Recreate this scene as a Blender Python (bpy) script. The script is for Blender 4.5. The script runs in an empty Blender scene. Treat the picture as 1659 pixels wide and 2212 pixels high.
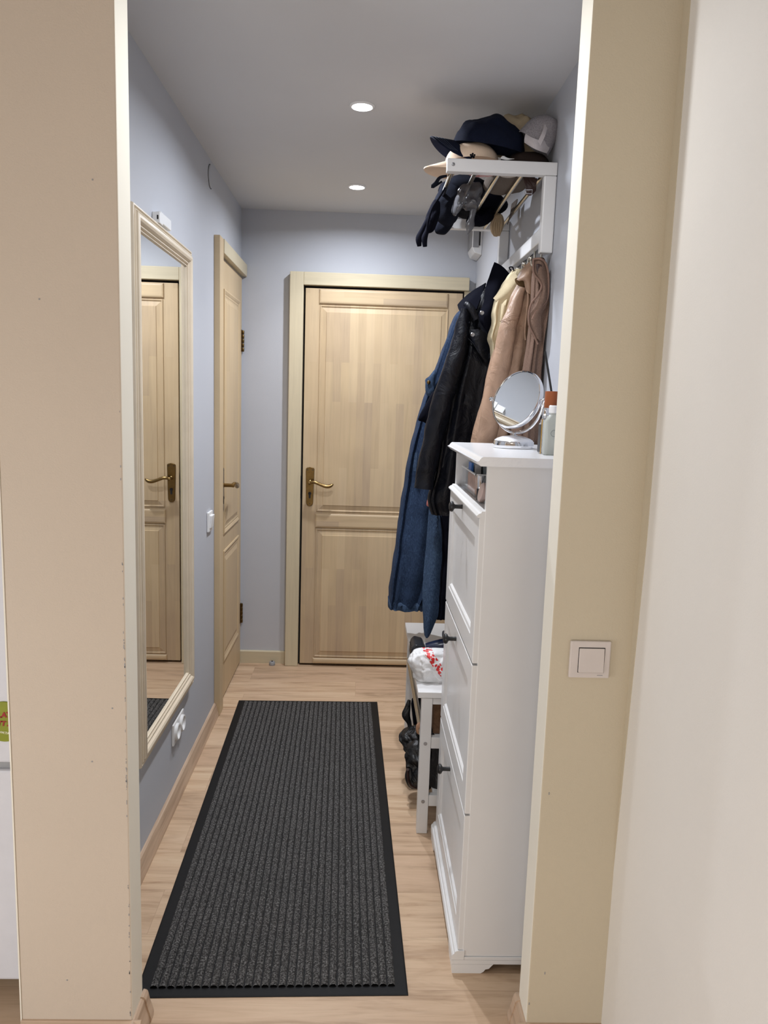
import bpy, bmesh, math, random
from mathutils import Vector, Matrix, noise, Euler
from mathutils.geometry import tessellate_polygon

# ------------------------------------------------------------------ camera
S = bpy.context.scene
COL = S.collection
CAM_F, CAM_H = 1655.7, 1.464
PITCH, YAW, ROLL = .14505, .03131, .03215
IW, IH = 1659.0, 2212.0
F_ = Vector((math.sin(YAW)*math.cos(PITCH), math.cos(YAW)*math.cos(PITCH), -math.sin(PITCH)))
R0 = Vector((math.cos(YAW), -math.sin(YAW), 0)); U0 = R0.cross(F_)
R_ = math.cos(ROLL)*R0 + math.sin(ROLL)*U0
U_ = -math.sin(ROLL)*R0 + math.cos(ROLL)*U0
cd = bpy.data.cameras.new('camera'); cam = bpy.data.objects.new('camera', cd); COL.objects.link(cam)
cd.sensor_fit = 'HORIZONTAL'; cd.sensor_width = 36.0; cd.lens = 36.0*CAM_F/IW
cd.clip_start = .02; cd.clip_end = 60
m = Matrix((R_, U_, -F_)).transposed().to_4x4(); m.translation = Vector((0, 0, CAM_H)); cam.matrix_world = m
S.camera = cam

# ------------------------------------------------------------------ world, lights, exposure
w = bpy.data.worlds.new('world'); S.world = w; w.use_nodes = True
w.node_tree.nodes['Background'].inputs[0].default_value = (.75, .8, .9, 1)
w.node_tree.nodes['Background'].inputs[1].default_value = .15
S.view_settings.view_transform = 'Standard'; S.view_settings.look = 'None'
S.view_settings.gamma = 1; S.view_settings.use_curve_mapping = False
S.view_settings.exposure = 0.0

SPOT_W = 8.8          # recessed hallway spots
TOP_FILL_W = 1.5      # warm ceiling-height fill added in the unseen room behind the camera
FILL_W = 26.0       # added fill light, as if daylight from a window behind the camera
def area(name, loc, rot, size, power, color, sy=None, shape='RECTANGLE', spread=180):
    l = bpy.data.lights.new(name, 'AREA'); l.shape = shape; l.size = size
    if sy: l.size_y = sy
    l.energy = power; l.color = color; l.spread = math.radians(spread)
    o = bpy.data.objects.new(name, l); COL.objects.link(o); o.location = loc; o.rotation_euler = rot
    return o
SPOTS = [(-.030, 2.655), (-.055, 3.613)]
ZC = 2.407
for i, (x, y) in enumerate(SPOTS):
    area('spot_beam', (x, y, ZC-.013), (0, 0, 0), .05, SPOT_W*.38, (.95, .96, 1.0), shape='DISK', spread=110)
    area('spot_light', (x, y, ZC-.012), (0, 0, 0), .055, SPOT_W, (.86, .91, 1.0), shape='DISK', spread=165)
area('spot_light', (-.02, 1.74, ZC-.012), (0, 0, 0), .055, SPOT_W*.75, (.93, .96, 1.0), shape='DISK', spread=165)
area('added_top_fill', (-.35, .1, ZC-.03), (0, 0, 0), .55, TOP_FILL_W, (1.0, .88, .74), shape='DISK')  # unseen warm fill overhead, no fixture built
area('added_fill_light', (-.95, -1.93, .62), (math.radians(90), 0, 0), 1.5, FILL_W, (1.0, .975, .95), sy=1.0)  # unseen low fill, added to light the wall ends more towards the floor

area('added_fill_light', (-1.94, .45, .62), (0, math.radians(-90), 0), 1.0, 17.0, (.90, .955, 1.0), sy=1.0)  # second added fill from the left, brightening the right side wall

# ------------------------------------------------------------------ helpers
GY = 0.0
def at(u, v, y):
    y = y+GY
    d = R_*((u-IW/2)/CAM_F) - U_*((v-IH/2)/CAM_F) + F_
    return Vector((0, 0, CAM_H)) + d*(y/d.y)
def at_x(u, v, x):
    d = R_*((u-IW/2)/CAM_F) - U_*((v-IH/2)/CAM_F) + F_
    return Vector((0, 0, CAM_H)) + d*(x/d.x)
def srgb(r, g, b):
    f = lambda c: (c/255/12.92) if c/255 <= .04045 else ((c/255+.055)/1.055)**2.4
    return (f(r), f(g), f(b))

class G:
    """collects vertices and faces in world coordinates"""
    def __init__(s): s.v = []; s.f = []
    def add(s, vs, fs):
        n = len(s.v); s.v += [Vector(p) for p in vs]; s.f += [tuple(i+n for i in f) for f in fs]; return s
    def box(s, x0, x1, y0, y1, z0, z1):
        p = [(x, y, z) for x in (x0, x1) for y in (y0, y1) for z in (z0, z1)]
        return s.add(p, [(0, 1, 3, 2), (4, 6, 7, 5), (0, 4, 5, 1), (2, 3, 7, 6), (0, 2, 6, 4), (1, 5, 7, 3)])
    def obox(s, c, sx, sy, sz, M):
        p = [Vector(c)+M@Vector((x*sx/2, y*sy/2, z*sz/2)) for x in (-1, 1) for y in (-1, 1) for z in (-1, 1)]
        return s.add(p, [(0, 1, 3, 2), (4, 6, 7, 5), (0, 4, 5, 1), (2, 3, 7, 6), (0, 2, 6, 4), (1, 5, 7, 3)])
    def rings(s, rings, caps=True, close=True):
        n = len(rings[0]); vs = [p for r in rings for p in r]; fs = []
        for i in range(len(rings)-1):
            for j in range(n if close else n-1):
                k = (j+1) % n
                fs.append((i*n+j, i*n+k, (i+1)*n+k, (i+1)*n+j))
        if caps and close:
            fs.append(tuple(range(n))[::-1]); fs.append(tuple(range((len(rings)-1)*n, len(rings)*n)))
        return s.add(vs, fs)
    def prism(s, poly, vec):
        a = [Vector(p) for p in poly]; b = [p+Vector(vec) for p in a]; n = len(a)
        vs = a+b; fs = [(i, (i+1) % n, n+(i+1) % n, n+i) for i in range(n)]
        for t in tessellate_polygon([a]):
            fs.append(tuple(t)); fs.append(tuple(n+i for i in reversed(t)))
        return s.add(vs, fs)
    def lathe(s, prof, M, seg=32, caps=True):
        rr = []
        for r, z in prof:
            rr.append([M@Vector((max(r, 1e-4)*math.cos(2*math.pi*k/seg), max(r, 1e-4)*math.sin(2*math.pi*k/seg), z)) for k in range(seg)])
        return s.rings(rr, caps)
    def tube(s, path, rad, seg=12, flat=1.0, up=None, caps=True, sub=1):
        P = [Vector(p) for p in path]
        if not hasattr(rad, '__len__'): rad = [rad]*len(P)
        if sub > 1:
            P, rad = spl(P, rad, sub)
        rr = []; up = Vector(up) if up else Vector((0, 1, 0))
        for i, p in enumerate(P):
            t = (P[min(i+1, len(P)-1)]-P[max(i-1, 0)]).normalized()
            a = up - t*up.dot(t)
            if a.length < 1e-3: a = Vector((1, 0, .01)); a = a - t*a.dot(t)
            a.normalize(); b = t.cross(a)
            rr.append([p + a*(rad[i]*flat*math.sin(2*math.pi*k/seg)) + b*(rad[i]*math.cos(2*math.pi*k/seg)) for k in range(seg)])
        return s.rings(rr, caps)

def cr(a, b, c, d, t):
    return .5*((2*b)+(c-a)*t+(2*a-5*b+4*c-d)*t*t+(3*b-a-3*c+d)*t*t*t)
def spl(P, R, sub):
    A = []; B = []; n = len(P)
    for i in range(n-1):
        q = [max(0, i-1), i, i+1, min(n-1, i+2)]
        for k in range(sub):
            t = k/sub
            A.append(cr(P[q[0]], P[q[1]], P[q[2]], P[q[3]], t)); B.append(cr(R[q[0]], R[q[1]], R[q[2]], R[q[3]], t))
    A.append(P[-1]); B.append(R[-1]); return A, B
def nz(p, s, seed=0):
    return noise.noise(Vector((p[0]*s+seed*7.3, p[1]*s+seed*3.1, p[2]*s-seed*5.7)))

def make(name, g, mat, root=None, parent=None, bev=0, smooth=None, sub=0, loc=None):
    """link the geometry as one mesh object; parts share their thing's origin"""
    if root is not None:
        org = Vector(root['org']) if 'org' in root else root.location.copy()
    elif loc is not None: org = Vector(loc)
    else:
        xs = [p.x for p in g.v]; ys = [p.y for p in g.v]; zs = [p.z for p in g.v]
        org = Vector(((min(xs)+max(xs))/2, (min(ys)+max(ys))/2, min(zs)))
    me = bpy.data.meshes.new(name); me.from_pydata([p-org for p in g.v], [], g.f)
    bm = bmesh.new(); bm.from_mesh(me); bmesh.ops.remove_doubles(bm, verts=bm.verts, dist=1e-6)
    bmesh.ops.recalc_face_normals(bm, faces=bm.faces); bm.to_mesh(me); bm.free()
    me.materials.append(mat)
    o = bpy.data.objects.new(name, me); COL.objects.link(o)
    if root is None: o.location = org
    else: o.parent = parent if parent is not None else root
    if bev:
        b = o.modifiers.new('bevel', 'BEVEL'); b.width = bev; b.segments = 2; b.limit_method = 'ANGLE'; b.angle_limit = math.radians(35)
    if sub:
        q = o.modifiers.new('subdivision', 'SUBSURF'); q.levels = sub; q.render_levels = sub
    if smooth is not None or sub:
        for p in me.polygons: p.use_smooth = True
        if smooth and not sub: me.set_sharp_from_angle(angle=math.radians(smooth))
    return o
def thing(name, label, cat, loc, group=None):
    o = bpy.data.objects.new(name, None); COL.objects.link(o); o.location = loc; o.empty_display_size = .05
    return tag(o, label, cat, group)
def tag(o, label, cat, group=None, kind=None):
    o['label'] = label; o['category'] = cat
    if group: o['group'] = group
    if kind: o['kind'] = kind
    return o
def struct(o, label=None):
    o['kind'] = 'structure'
    if label: o['label'] = label
    return o

# ------------------------------------------------------------------ materials
class N:
    def __init__(s, name):
        s.m = bpy.data.materials.new(name); s.m.use_nodes = True; s.t = s.m.node_tree
        s.b = s.t.nodes['Principled BSDF']
    def n(s, typ, **k):
        q = s.t.nodes.new(typ)
        for a, b in k.items(): setattr(q, a, b)
        return q
    def l(s, a, b): s.t.links.new(a, b)
    def coord(s, scale=(1, 1, 1), order=None):
        tc = s.n('ShaderNodeTexCoord')
        src = tc.outputs['Object']
        if order:
            sp = s.n('ShaderNodeSeparateXYZ'); s.l(src, sp.inputs[0]); cb = s.n('ShaderNodeCombineXYZ')
            for i, c in enumerate(order):
                if c != '0': s.l(sp.outputs[c], cb.inputs[i])
            src = cb.outputs[0]
        mp = s.n('ShaderNodeMapping'); mp.inputs['Scale'].default_value = scale; s.l(src, mp.inputs['Vector'])
        return mp.outputs[0]
    def noise(s, vec, scale, detail=4, rough=.55, dist=0):
        q = s.n('ShaderNodeTexNoise'); q.inputs['Scale'].default_value = scale; q.inputs['Detail'].default_value = detail
        q.inputs['Roughness'].default_value = rough; q.inputs['Distortion'].default_value = dist
        s.l(vec, q.inputs['Vector']); return q.outputs['Fac']
    def ramp(s, fac, stops):
        q = s.n('ShaderNodeValToRGB'); e = q.color_ramp.elements
        while len(e) < len(stops): e.new(.5)
        for i, (p, c) in enumerate(stops):
            e[i].position = p; e[i].color = (*c, 1)
        s.l(fac, q.inputs[0]); return q.outputs[0]
    def mix(s, fac, a, b, mode='MIX'):
        q = s.n('ShaderNodeMix', data_type='RGBA', blend_type=mode)
        for k, v in ((0, fac), (6, a), (7, b)):
            if hasattr(v, 'links'): s.l(v, q.inputs[k])
            elif k == 0: q.inputs[0].default_value = v
            else: q.inputs[k].default_value = (*v, 1)
        return q.outputs[2]
    def bump(s, h, strength=.2, dist=.002):
        q = s.n('ShaderNodeBump'); q.inputs['Strength'].default_value = strength; q.inputs['Distance'].default_value = dist
        s.l(h, q.inputs['Height']); s.l(q.outputs[0], s.b.inputs['Normal'])
    def set(s, color=None, rough=None, metal=None, spec=None, **k):
        if color is not None:
            if hasattr(color, 'links'): s.l(color, s.b.inputs['Base Color'])
            else: s.b.inputs['Base Color'].default_value = (*color, 1)
        if rough is not None: s.b.inputs['Roughness'].default_value = rough
        if metal is not None: s.b.inputs['Metallic'].default_value = metal
        if spec is not None: s.b.inputs['Specular IOR Level'].default_value = spec
        for a, b in k.items(): s.b.inputs[a.replace('_', ' ')].default_value = b
        return s
def plain(name, c, rough=.5, metal=0, var=.04, vs=30, bump=0, bs=200, spec=.5, **k):
    q = N(name); v = q.coord()
    f = q.noise(v, vs, 3)
    lo = tuple(max(0, x*(1-var*2)) for x in c); hi = tuple(min(1, x*(1+var*2)) for x in c)
    q.set(q.ramp(f, [(.3, lo), (.7, hi)]), rough, metal, spec, **k)
    if bump: q.bump(q.noise(v, bs, 2), bump, .001)
    return q.m
def paint(name, c, bump=.25, var=.015):
    q = N(name); v = q.coord(); f = q.noise(v, 2.5, 3)
    q.set(q.ramp(f, [(.3, tuple(x*(1-var) for x in c)), (.7, tuple(min(1, x*(1+var)) for x in c))]), .7, 0, .25)
    h = q.noise(v, 260, 3, .6); q.bump(h, bump, .0012); return q.m
def staves(name, long, across, c1, c2, c3, row=.042, length=.55, rough=.48, k=1.0):
    """glued whitewashed staves running along one axis"""
    q = N(name); v = q.coord(order=(long, across, '0'))
    br = q.n('ShaderNodeTexBrick'); br.offset = .37; br.offset_frequency = 2; br.squash = 1
    br.inputs['Scale'].default_value = 1; br.inputs['Mortar Size'].default_value = 0
    br.inputs['Brick Width'].default_value = length; br.inputs['Row Height'].default_value = row; br.inputs['Bias'].default_value = 0
    br.inputs['Color1'].default_value = (0, 0, 0, 1); br.inputs['Color2'].default_value = (1, 1, 1, 1)
    q.l(v, br.inputs['Vector'])
    base = q.ramp(br.outputs['Color'], [(0, c1), (.55, c2), (1, c3)])
    v2 = q.coord(scale=(3*k, 60*k, 60*k), order=(long, across, '0'))
    gr = q.noise(v2, 1.0, 5, .6, .6)
    col = q.mix(.5, base, q.ramp(gr, [(.25, tuple(x*.72 for x in c2)), (.5, c2), (.8, tuple(min(1, x*1.18) for x in c2))]))
    v3 = q.coord(); big = q.noise(v3, 3, 2)
    col = q.mix(.25, col, q.ramp(big, [(.35, c3), (.65, c1)]))
    q.set(col, rough, 0, .35); q.bump(gr, .12, .0008); return q.m

M = {}
M['wall'] = paint('grey_blue_paint', (.50, .515, .555))
M['wallr'] = paint('grey_blue_paint_right', (.50, .515, .555))
M['ceil'] = paint('ceiling_paint', (.62, .62, .63), .1)
M['beige'] = paint('beige_wall_paint', (.60, .515, .425), .5, .02)
M['beiger'] = paint('beige_wall_paint_right', (.60, .53, .405), .5, .02)
M['cream'] = paint('cream_reveal_paint', (.84, .80, .70), .1)
M['pale'] = paint('pale_side_wall_paint', (.80, .775, .735), .35, .02)
W1, W2, W3 = srgb(208, 186, 152), srgb(194, 170, 134), srgb(162, 142, 124)
M['pineV'] = staves('whitewashed_pine_vertical', 'Z', 'X', W1, W2, W3)
M['pineH'] = staves('whitewashed_pine_horizontal', 'X', 'Z', W1, W2, W3, row=.03)
M['pineL'] = staves('whitewashed_pine_side', 'Z', 'Y', W1, W2, W1, row=.09, length=2.5)
M['casing'] = staves('pale_casing_wood', 'Z', 'X', srgb(206, 194, 166), srgb(200, 188, 160), srgb(194, 180, 152), row=.2, length=3)
M['casingH'] = staves('pale_casing_wood_across', 'X', 'Z', srgb(206, 194, 166), srgb(200, 188, 160), srgb(194, 180, 152), row=.2, length=3)
M['mframe'] = plain('cream_frame_paint', srgb(214, 200, 178), .38, var=.02, vs=12)
M['gap'] = plain('dark_gap', (.012, .01, .01), .9)
# floor: oak laminate, boards across the hallway
def floor_mat():
    q = N('oak_laminate'); v = q.coord()
    br = q.n('ShaderNodeTexBrick'); br.offset = .43; br.inputs['Scale'].default_value = 1
    br.inputs['Mortar Size'].default_value = .0006; br.inputs['Mortar Smooth'].default_value = .1
    br.inputs['Brick Width'].default_value = 1.28; br.inputs['Row Height'].default_value = .192; br.inputs['Bias'].default_value = 0
    br.inputs['Color1'].default_value = (0, 0, 0, 1); br.inputs['Color2'].default_value = (1, 1, 1, 1); br.inputs['Mortar'].default_value = (.5, .5, .5, 1)
    q.l(v, br.inputs['Vector'])
    v2 = q.coord(scale=(3.2, 42, 1)); ad = q.n('ShaderNodeVectorMath', operation='ADD'); q.l(v2, ad.inputs[0])
    sc = q.n('ShaderNodeVectorMath', operation='SCALE'); sc.inputs['Scale'].default_value = 13.0; q.l(br.outputs['Color'], sc.inputs[0]); q.l(sc.outputs[0], ad.inputs[1])
    g1 = q.noise(ad.outputs[0], 1, 6, .62, 1.3)
    v3 = q.coord(scale=(1.1, 9, 1)); ad2 = q.n('ShaderNodeVectorMath', operation='ADD'); q.l(v3, ad2.inputs[0]); q.l(sc.outputs[0], ad2.inputs[1])
    g2 = q.noise(ad2.outputs[0], 1, 4, .6, 1.6)
    c1 = q.ramp(g1, [(.28, srgb(146, 112, 84)), (.42, srgb(192, 162, 130)), (.6, srgb(206, 178, 148)), (.85, srgb(216, 192, 164))])
    c2 = q.ramp(g2, [(.36, srgb(146, 116, 90)), (.5, srgb(198, 170, 142)), (.7, srgb(212, 188, 160))])
    c = q.mix(.5, c1, c2)
    c = q.mix(.12, c, br.outputs['Color'], 'OVERLAY')
    mf = q.n('ShaderNodeMath', operation='MULTIPLY'); q.l(br.outputs['Fac'], mf.inputs[0]); mf.inputs[1].default_value = .5
    c = q.mix(mf.outputs[0], c, srgb(140, 112, 90))
    q.set(c, .42, 0, .4); q.bump(g1, .08, .0006); return q.m
M['floor'] = floor_mat()
def skirt_mat(name, ax):
    q = N(name); v = q.coord(scale=(3, 55, 55), order=(ax, 'Z', {'X': 'Y', 'Y': 'X'}[ax]))
    g = q.noise(v, 1, 5, .6, .8)
    q.set(q.ramp(g, [(.25, srgb(160, 134, 112)), (.5, srgb(192, 166, 142)), (.8, srgb(208, 184, 160))]), .4, 0, .4); return q.m
M['skirtY'] = skirt_mat('skirting_laminate', 'Y'); M['skirtX'] = skirt_mat('skirting_laminate_across', 'X')
M['white'] = plain('white_furniture_lacquer', (.74, .735, .73), .35, var=.01, vs=5)
def marble():
    q = N('white_top_foil'); v = q.coord(scale=(1, 1, 1)); g = q.noise(v, 9, 5, .6, 2.2)
    q.set(q.ramp(g, [(.485, (.80, .80, .81)), (.5, (.765, .765, .78)), (.515, (.80, .80, .81))]), .25, 0, .5); return q.m
M['top'] = marble()
M['wplastic'] = plain('white_plastic', (.80, .80, .80), .3, var=.01)
M['fridge'] = plain('fridge_enamel', (.66, .66, .70), .35, var=.01)
M['switchp'] = plain('pearl_switch_plastic', (.66, .60, .57), .35, var=.01)
M['gplastic'] = plain('grey_plastic', (.30, .30, .31), .5)
M['black'] = plain('black_knob', (.012, .012, .013), .35)
M['rubber'] = plain('black_rubber', (.0045, .0045, .005), .6, bump=.2, spec=.25)
M['brass'] = plain('aged_brass', (.27, .18, .075), .3, 1.0, var=.08)
M['bronze'] = plain('dark_bronze_plate', (.15, .092, .032), .35, 1.0, var=.1)
M['chrome'] = plain('chrome', (.8, .8, .82), .06, 1.0, var=.0)
M['steel'] = plain('brushed_nickel_tube', (.55, .52, .46), .25, 1.0, var=.03)
M['satin'] = plain('satin_chrome', (.80, .80, .82), .42, .75, var=.0)
M['mirror'] = plain('mirror_glass', (.86, .87, .86), .01, 1.0, var=.0)
M['screw'] = plain('screw_metal', (.35, .35, .36), .35, 1.0)
def carpet():
    q = N('charcoal_ribbed_carpet'); v = q.coord()
    f = q.noise(v, 190, 4, .9); f2 = q.noise(v, 5, 3)
    c = q.ramp(f, [(.38, (.010, .010, .010)), (.5, (.07, .067, .065)), (.62, (.40, .39, .375))])
    c = q.mix(.22, c, q.ramp(f2, [(.3, (.06, .06, .06)), (.7, (.11, .10, .098))]))
    q.set(c, .95, 0, .1); q.bump(f, 1.0, .006); return q.m
M['carpet'] = carpet()
def fabric(name, c, c2=None, scale=500, rough=.9, bump=.5, spec=.15, wr=25, wb=.0):
    q = N(name); v = q.coord(); f = q.noise(v, scale, 2, .7); g = q.noise(v, 9, 3)
    a = q.ramp(f, [(.35, c), (.68, c2 or tuple(x*1.3 for x in c))])
    a = q.mix(.35, a, q.ramp(g, [(.3, tuple(x*.8 for x in c)), (.7, c2 or tuple(x*1.2 for x in c))]))
    q.set(a, rough, 0, spec)
    mx = q.n('ShaderNodeMath', operation='MULTIPLY_ADD'); q.l(q.noise(v, wr, 3, .5, 1.0), mx.inputs[0]); mx.inputs[1].default_value = wb*20
    q.l(f, mx.inputs[2]); q.bump(mx.outputs[0], bump, .0015); return q.m
def denim(name, c, c2):
    q = N(name); v = q.coord(scale=(1, 1, .35)); f = q.noise(v, 260, 5, .85, .5); g = q.noise(v, 14, 4)
    a = q.ramp(f, [(.38, c), (.56, c2), (.74, tuple(min(1, x*2.8) for x in c2))])
    a = q.mix(.3, a, q.ramp(g, [(.3, c), (.7, c2)]))
    q.set(a, .85, 0, .15); q.bump(f, .5, .001); return q.m
def leather(name, c, rough=.38, wb=1.0, spec=.5):
    q = N(name); v = q.coord(); f = q.noise(v, 350, 2); g = q.noise(v, 14, 4, .55, 1.5)
    q.set(q.ramp(g, [(.3, tuple(x*.85 for x in c)), (.7, tuple(x*1.15 for x in c))]), rough, 0, spec)
    mx = q.n('ShaderNodeMath', operation='MULTIPLY_ADD'); q.l(g, mx.inputs[0]); mx.inputs[1].default_value = 12*wb; q.l(f, mx.inputs[2])
    q.bump(mx.outputs[0], .35, .0016); return q.m
M['denim'] = denim('blue_denim', (.008, .015, .038), (.026, .047, .093))
M['denim2'] = denim('faded_denim', (.016, .030, .062), (.05, .082, .14))
M['stitch'] = plain('pale_denim_edge', (.22, .30, .42), .9)
M['bleather'] = leather('black_leather', (.0028, .0033, .0065), .40, spec=.22)
M['bfelt'] = fabric('black_felt', (.003, .0032, .006), (.006, .0065, .012), bump=.3, spec=.05)
M['tan'] = leather('tan_leather', srgb(166, 136, 114), .42, .8, .4)
M['tanlin'] = fabric('tan_lining', srgb(96, 74, 50), srgb(120, 96, 66))
M['creamcloth'] = fabric('cream_cotton', srgb(196, 182, 150), srgb(214, 200, 168), bump=.3)
M['taupe'] = fabric('taupe_wool', srgb(106, 84, 72), srgb(140, 116, 102), scale=380, bump=.8)
M['taupedge'] = fabric('taupe_binding', srgb(128, 102, 90), srgb(146, 118, 104))
M['navy'] = fabric('navy_cotton', (.004, .006, .017), (.008, .012, .029), bump=.3)
M['darkcloth'] = fabric('dark_navy_knit', (.0035, .0045, .009), (.008, .010, .019), bump=.8)
M['beigecap'] = fabric('beige_cap_cotton', srgb(222, 196, 170), srgb(236, 212, 188), bump=.2)
M['creamcap'] = fabric('cream_hat_cotton', srgb(202, 184, 152), srgb(216, 198, 168), bump=.2)
M['whitecap'] = fabric('white_cap_cotton', srgb(196, 190, 192), srgb(214, 208, 210), bump=.2)
M['meshcap'] = fabric('grey_white_mesh', srgb(128, 124, 128), srgb(170, 166, 170), scale=260, bump=.6)
M['browncap'] = fabric('dark_brown_cap', (.022, .014, .012), (.036, .024, .02), bump=.4)
M['greyknit'] = fabric('grey_knit', srgb(96, 88, 82), srgb(122, 112, 104), bump=.9)
M['knit'] = fabric('beige_rib_knit', srgb(176, 154, 124), srgb(198, 176, 146), bump=.8)
M['pink'] = fabric('pink_cloth', srgb(196, 120, 112), srgb(214, 140, 130))
M['brownleather'] = leather('brown_leather_strap', (.04, .018, .014), .4)
M['blackbag'] = leather('black_bag_nylon', (.006, .006, .007), .42, 1.6)
M['terracotta'] = leather('tan_shoe_leather', srgb(168, 128, 100), .5)
M['kraft'] = fabric('brown_mottled_board', srgb(92, 70, 54), srgb(128, 98, 76), scale=60)
M['copper'] = plain('copper_cap', srgb(196, 128, 84), .3, .4)
M['gold'] = plain('gold_edge', srgb(214, 168, 84), .3, .8)
def spots(name, base, dot, dens, size, band=None):
    q = N(name); v = q.coord(); vo = q.n('ShaderNodeTexVoronoi'); vo.inputs['Scale'].default_value = dens; vo.inputs['Randomness'].default_value = .9
    q.l(v, vo.inputs['Vector'])
    fac = q.ramp(vo.outputs['Distance'], [(size, (1, 1, 1)), (size+.05, (0, 0, 0))])
    if band:
        sp = q.n('ShaderNodeSeparateXYZ'); tc = q.n('ShaderNodeTexCoord'); q.l(tc.outputs['Object'], sp.inputs[0])
        a = q.n('ShaderNodeMath', operation='MULTIPLY_ADD'); q.l(sp.outputs['X'], a.inputs[0]); a.inputs[1].default_value = band[0]; q.l(sp.outputs['Z'], a.inputs[2])
        b = q.n('ShaderNodeMath', operation='SUBTRACT'); q.l(a.outputs[0], b.inputs[0]); b.inputs[1].default_value = band[1]
        c = q.n('ShaderNodeMath', operation='ABSOLUTE'); q.l(b.outputs[0], c.inputs[0])
        d = q.n('ShaderNodeMath', operation='LESS_THAN'); q.l(c.outputs[0], d.inputs[0]); d.inputs[1].default_value = band[2]
        fac = q.mix(1.0, fac, d.outputs[0], 'MULTIPLY')
    q.set(q.mix(fac, base, dot), .45, 0, .5)
    q.bump(q.noise(v, 30, 4, .6, 1.5), .6, .004); return q.m
M['bag'] = spots('white_plastic_red_print', (.72, .72, .72), (.62, .02, .02), 85, .5, band=(1.3, .088, .022))
M['pinkdots'] = spots('pink_red_dotted_cloth', srgb(206, 160, 158), srgb(190, 40, 46), 90, .3)
M['whitedots'] = spots('white_dotted_cloth', srgb(200, 192, 184), srgb(60, 56, 60), 100, .14)
def clear(name, c, alpha, rough=.1):
    q = N(name); v = q.coord(); f = q.noise(v, 20, 3)
    q.set(c, rough, 0, .6); a = q.n('ShaderNodeMapRange'); q.l(f, a.inputs[0]); a.inputs[3].default_value = alpha*.7; a.inputs[4].default_value = min(1, alpha*1.3)
    q.l(a.outputs[0], q.b.inputs['Alpha']); return q.m
M['acrylic'] = clear('clear_acrylic', (.7, .7, .7), .25, .05)
M['polybag'] = clear('grey_plastic_film', (.10, .10, .11), .75, .25)
def gl(name, c, rough, trans=.9):
    q = N(name); q.set(plainc(q, c), rough, 0, .5); q.b.inputs['Transmission Weight'].default_value = trans; q.b.inputs['IOR'].default_value = 1.35; return q.m
def plainc(q, c):
    f = q.noise(q.coord(), 10, 2); return q.ramp(f, [(.3, tuple(x*.97 for x in c)), (.7, c)])
M['frost'] = gl('frosted_bottle_glass', (.72, .74, .68), .35, .55)
M['glass'] = gl('clear_bottle_glass', (.85, .85, .85), .05, .85)
M['cherry'] = staves('reddish_wood_collar', 'Z', 'X', srgb(150, 84, 44), srgb(136, 72, 36), srgb(118, 58, 28), row=.02, length=.3)
def emis(name, c, s):
    q = N(name); q.set((1, 1, 1), .5); q.b.inputs['Emission Color'].default_value = (*c, 1); q.b.inputs['Emission Strength'].default_value = s; return q.m
M['lamp'] = emis('lamp_lens', (.95, .97, 1), 22)

# ------------------------------------------------------------------ the setting
XL, XR, YF, YN = -.647, .567, 4.111, 1.559
YB = 1.642           # hallway side of the opening wall
JL, JR = -.482, .412 # opening reveals
PL, SR = -.728, .586 # left end of the left pier, side wall right of the opening
g = G().box(-2.2, 1.0, -2.1, 4.3, -.05, 0); struct(make('floor', g, M['floor'], loc=(0, 0, 0)))
g = G().box(-2.2, 1.0, -2.1, 4.3, ZC, ZC+.05); struct(make('ceiling', g, M['ceil'], loc=(0, 0, ZC)))
g = G().box(-.735, XL, YB-.02, YF+.1, 0, ZC); struct(make('wall_left', g, M['wall'], loc=(XL, 2.6, 0)))
g = G().box(XR, .70, YB-.02, YF+.1, 0, ZC); struct(make('wall_right', g, M['wallr'], loc=(XR, 2.6, 0)))
g = G().box(XL-.02, XR+.02, YF, YF+.1, 0, ZC); struct(make('wall_far', g, M['wall'], loc=(0, YF, 0)))
def pier(name, x0, x1, reveal_x, lab):
    a = make(name, G().box(x0, x1, YN, YB-.001, 0, ZC), M['beige'], loc=((x0+x1)/2, YN, 0)); struct(a, lab)
    if x0 > 0: a.data.materials[0] = M['beiger']
    a.data.materials.append(M['cream']); a.data.materials.append(M['wall'])
    for p in a.data.polygons:
        if abs(p.normal.x) > .9: p.material_index = 1
        if p.normal.y > .9: p.material_index = 2
    b = a.modifiers.new('bevel', 'BEVEL'); b.width = .003; b.segments = 2
    return a
pier_l = pier('wall_front_left', PL, JL, JL, 'beige wall end left of the hallway opening')
pier_r = pier('wall_front_right', JR, .70, JR, 'beige wall right of the hallway opening with light switch')
# chipped paint along the left pier's corner
random.seed(5); g = G()
for k in range(60):
    z = random.choice([random.uniform(.5, 1.25), random.uniform(.6, 1.0), random.uniform(.1, 1.5), random.uniform(.05, .4)])
    h = random.uniform(.0015, .006) if random.random() < .85 else random.uniform(.006, .012); ww = random.uniform(.0005, .0014)
    c = (JL-.0035+random.uniform(-.001, .001), YN-.0003, z)
    g.box(c[0]-ww, c[0]+ww*.6, YN-.0006, YN+.0004, z-h/2, z+h/2)
for u, v in ((200, 388), (85, 646), (199, 1645), (590/2.43, 1530), (145, 2117)):
    p = at(u, v, YN); g.box(p.x-.0015, p.x+.0015, YN-.0006, YN, p.z-.0015, p.z+.0015)
make('bead_highlight', G().box(PL-.0025, PL+.0005, YN-.0012, YN+.01, 0, ZC), M['cream'], root=pier_l)  # cream strip on the corner bead, painting the highlight along its edge
pc = make('paint_chips', g, M['gplastic'], root=pier_l); pc['label'] = 'small dark chips in the paint'
g = G()
for u, v in ((1177, 2102), (1143, 2168), (1186, 1714)):
    p = at(u, v, YN); g.box(p.x-.001, p.x+.001, YN-.0006, YN, p.z-.003, p.z+.003)
make('paint_chips', g, M['gplastic'], root=pier_r)
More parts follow.
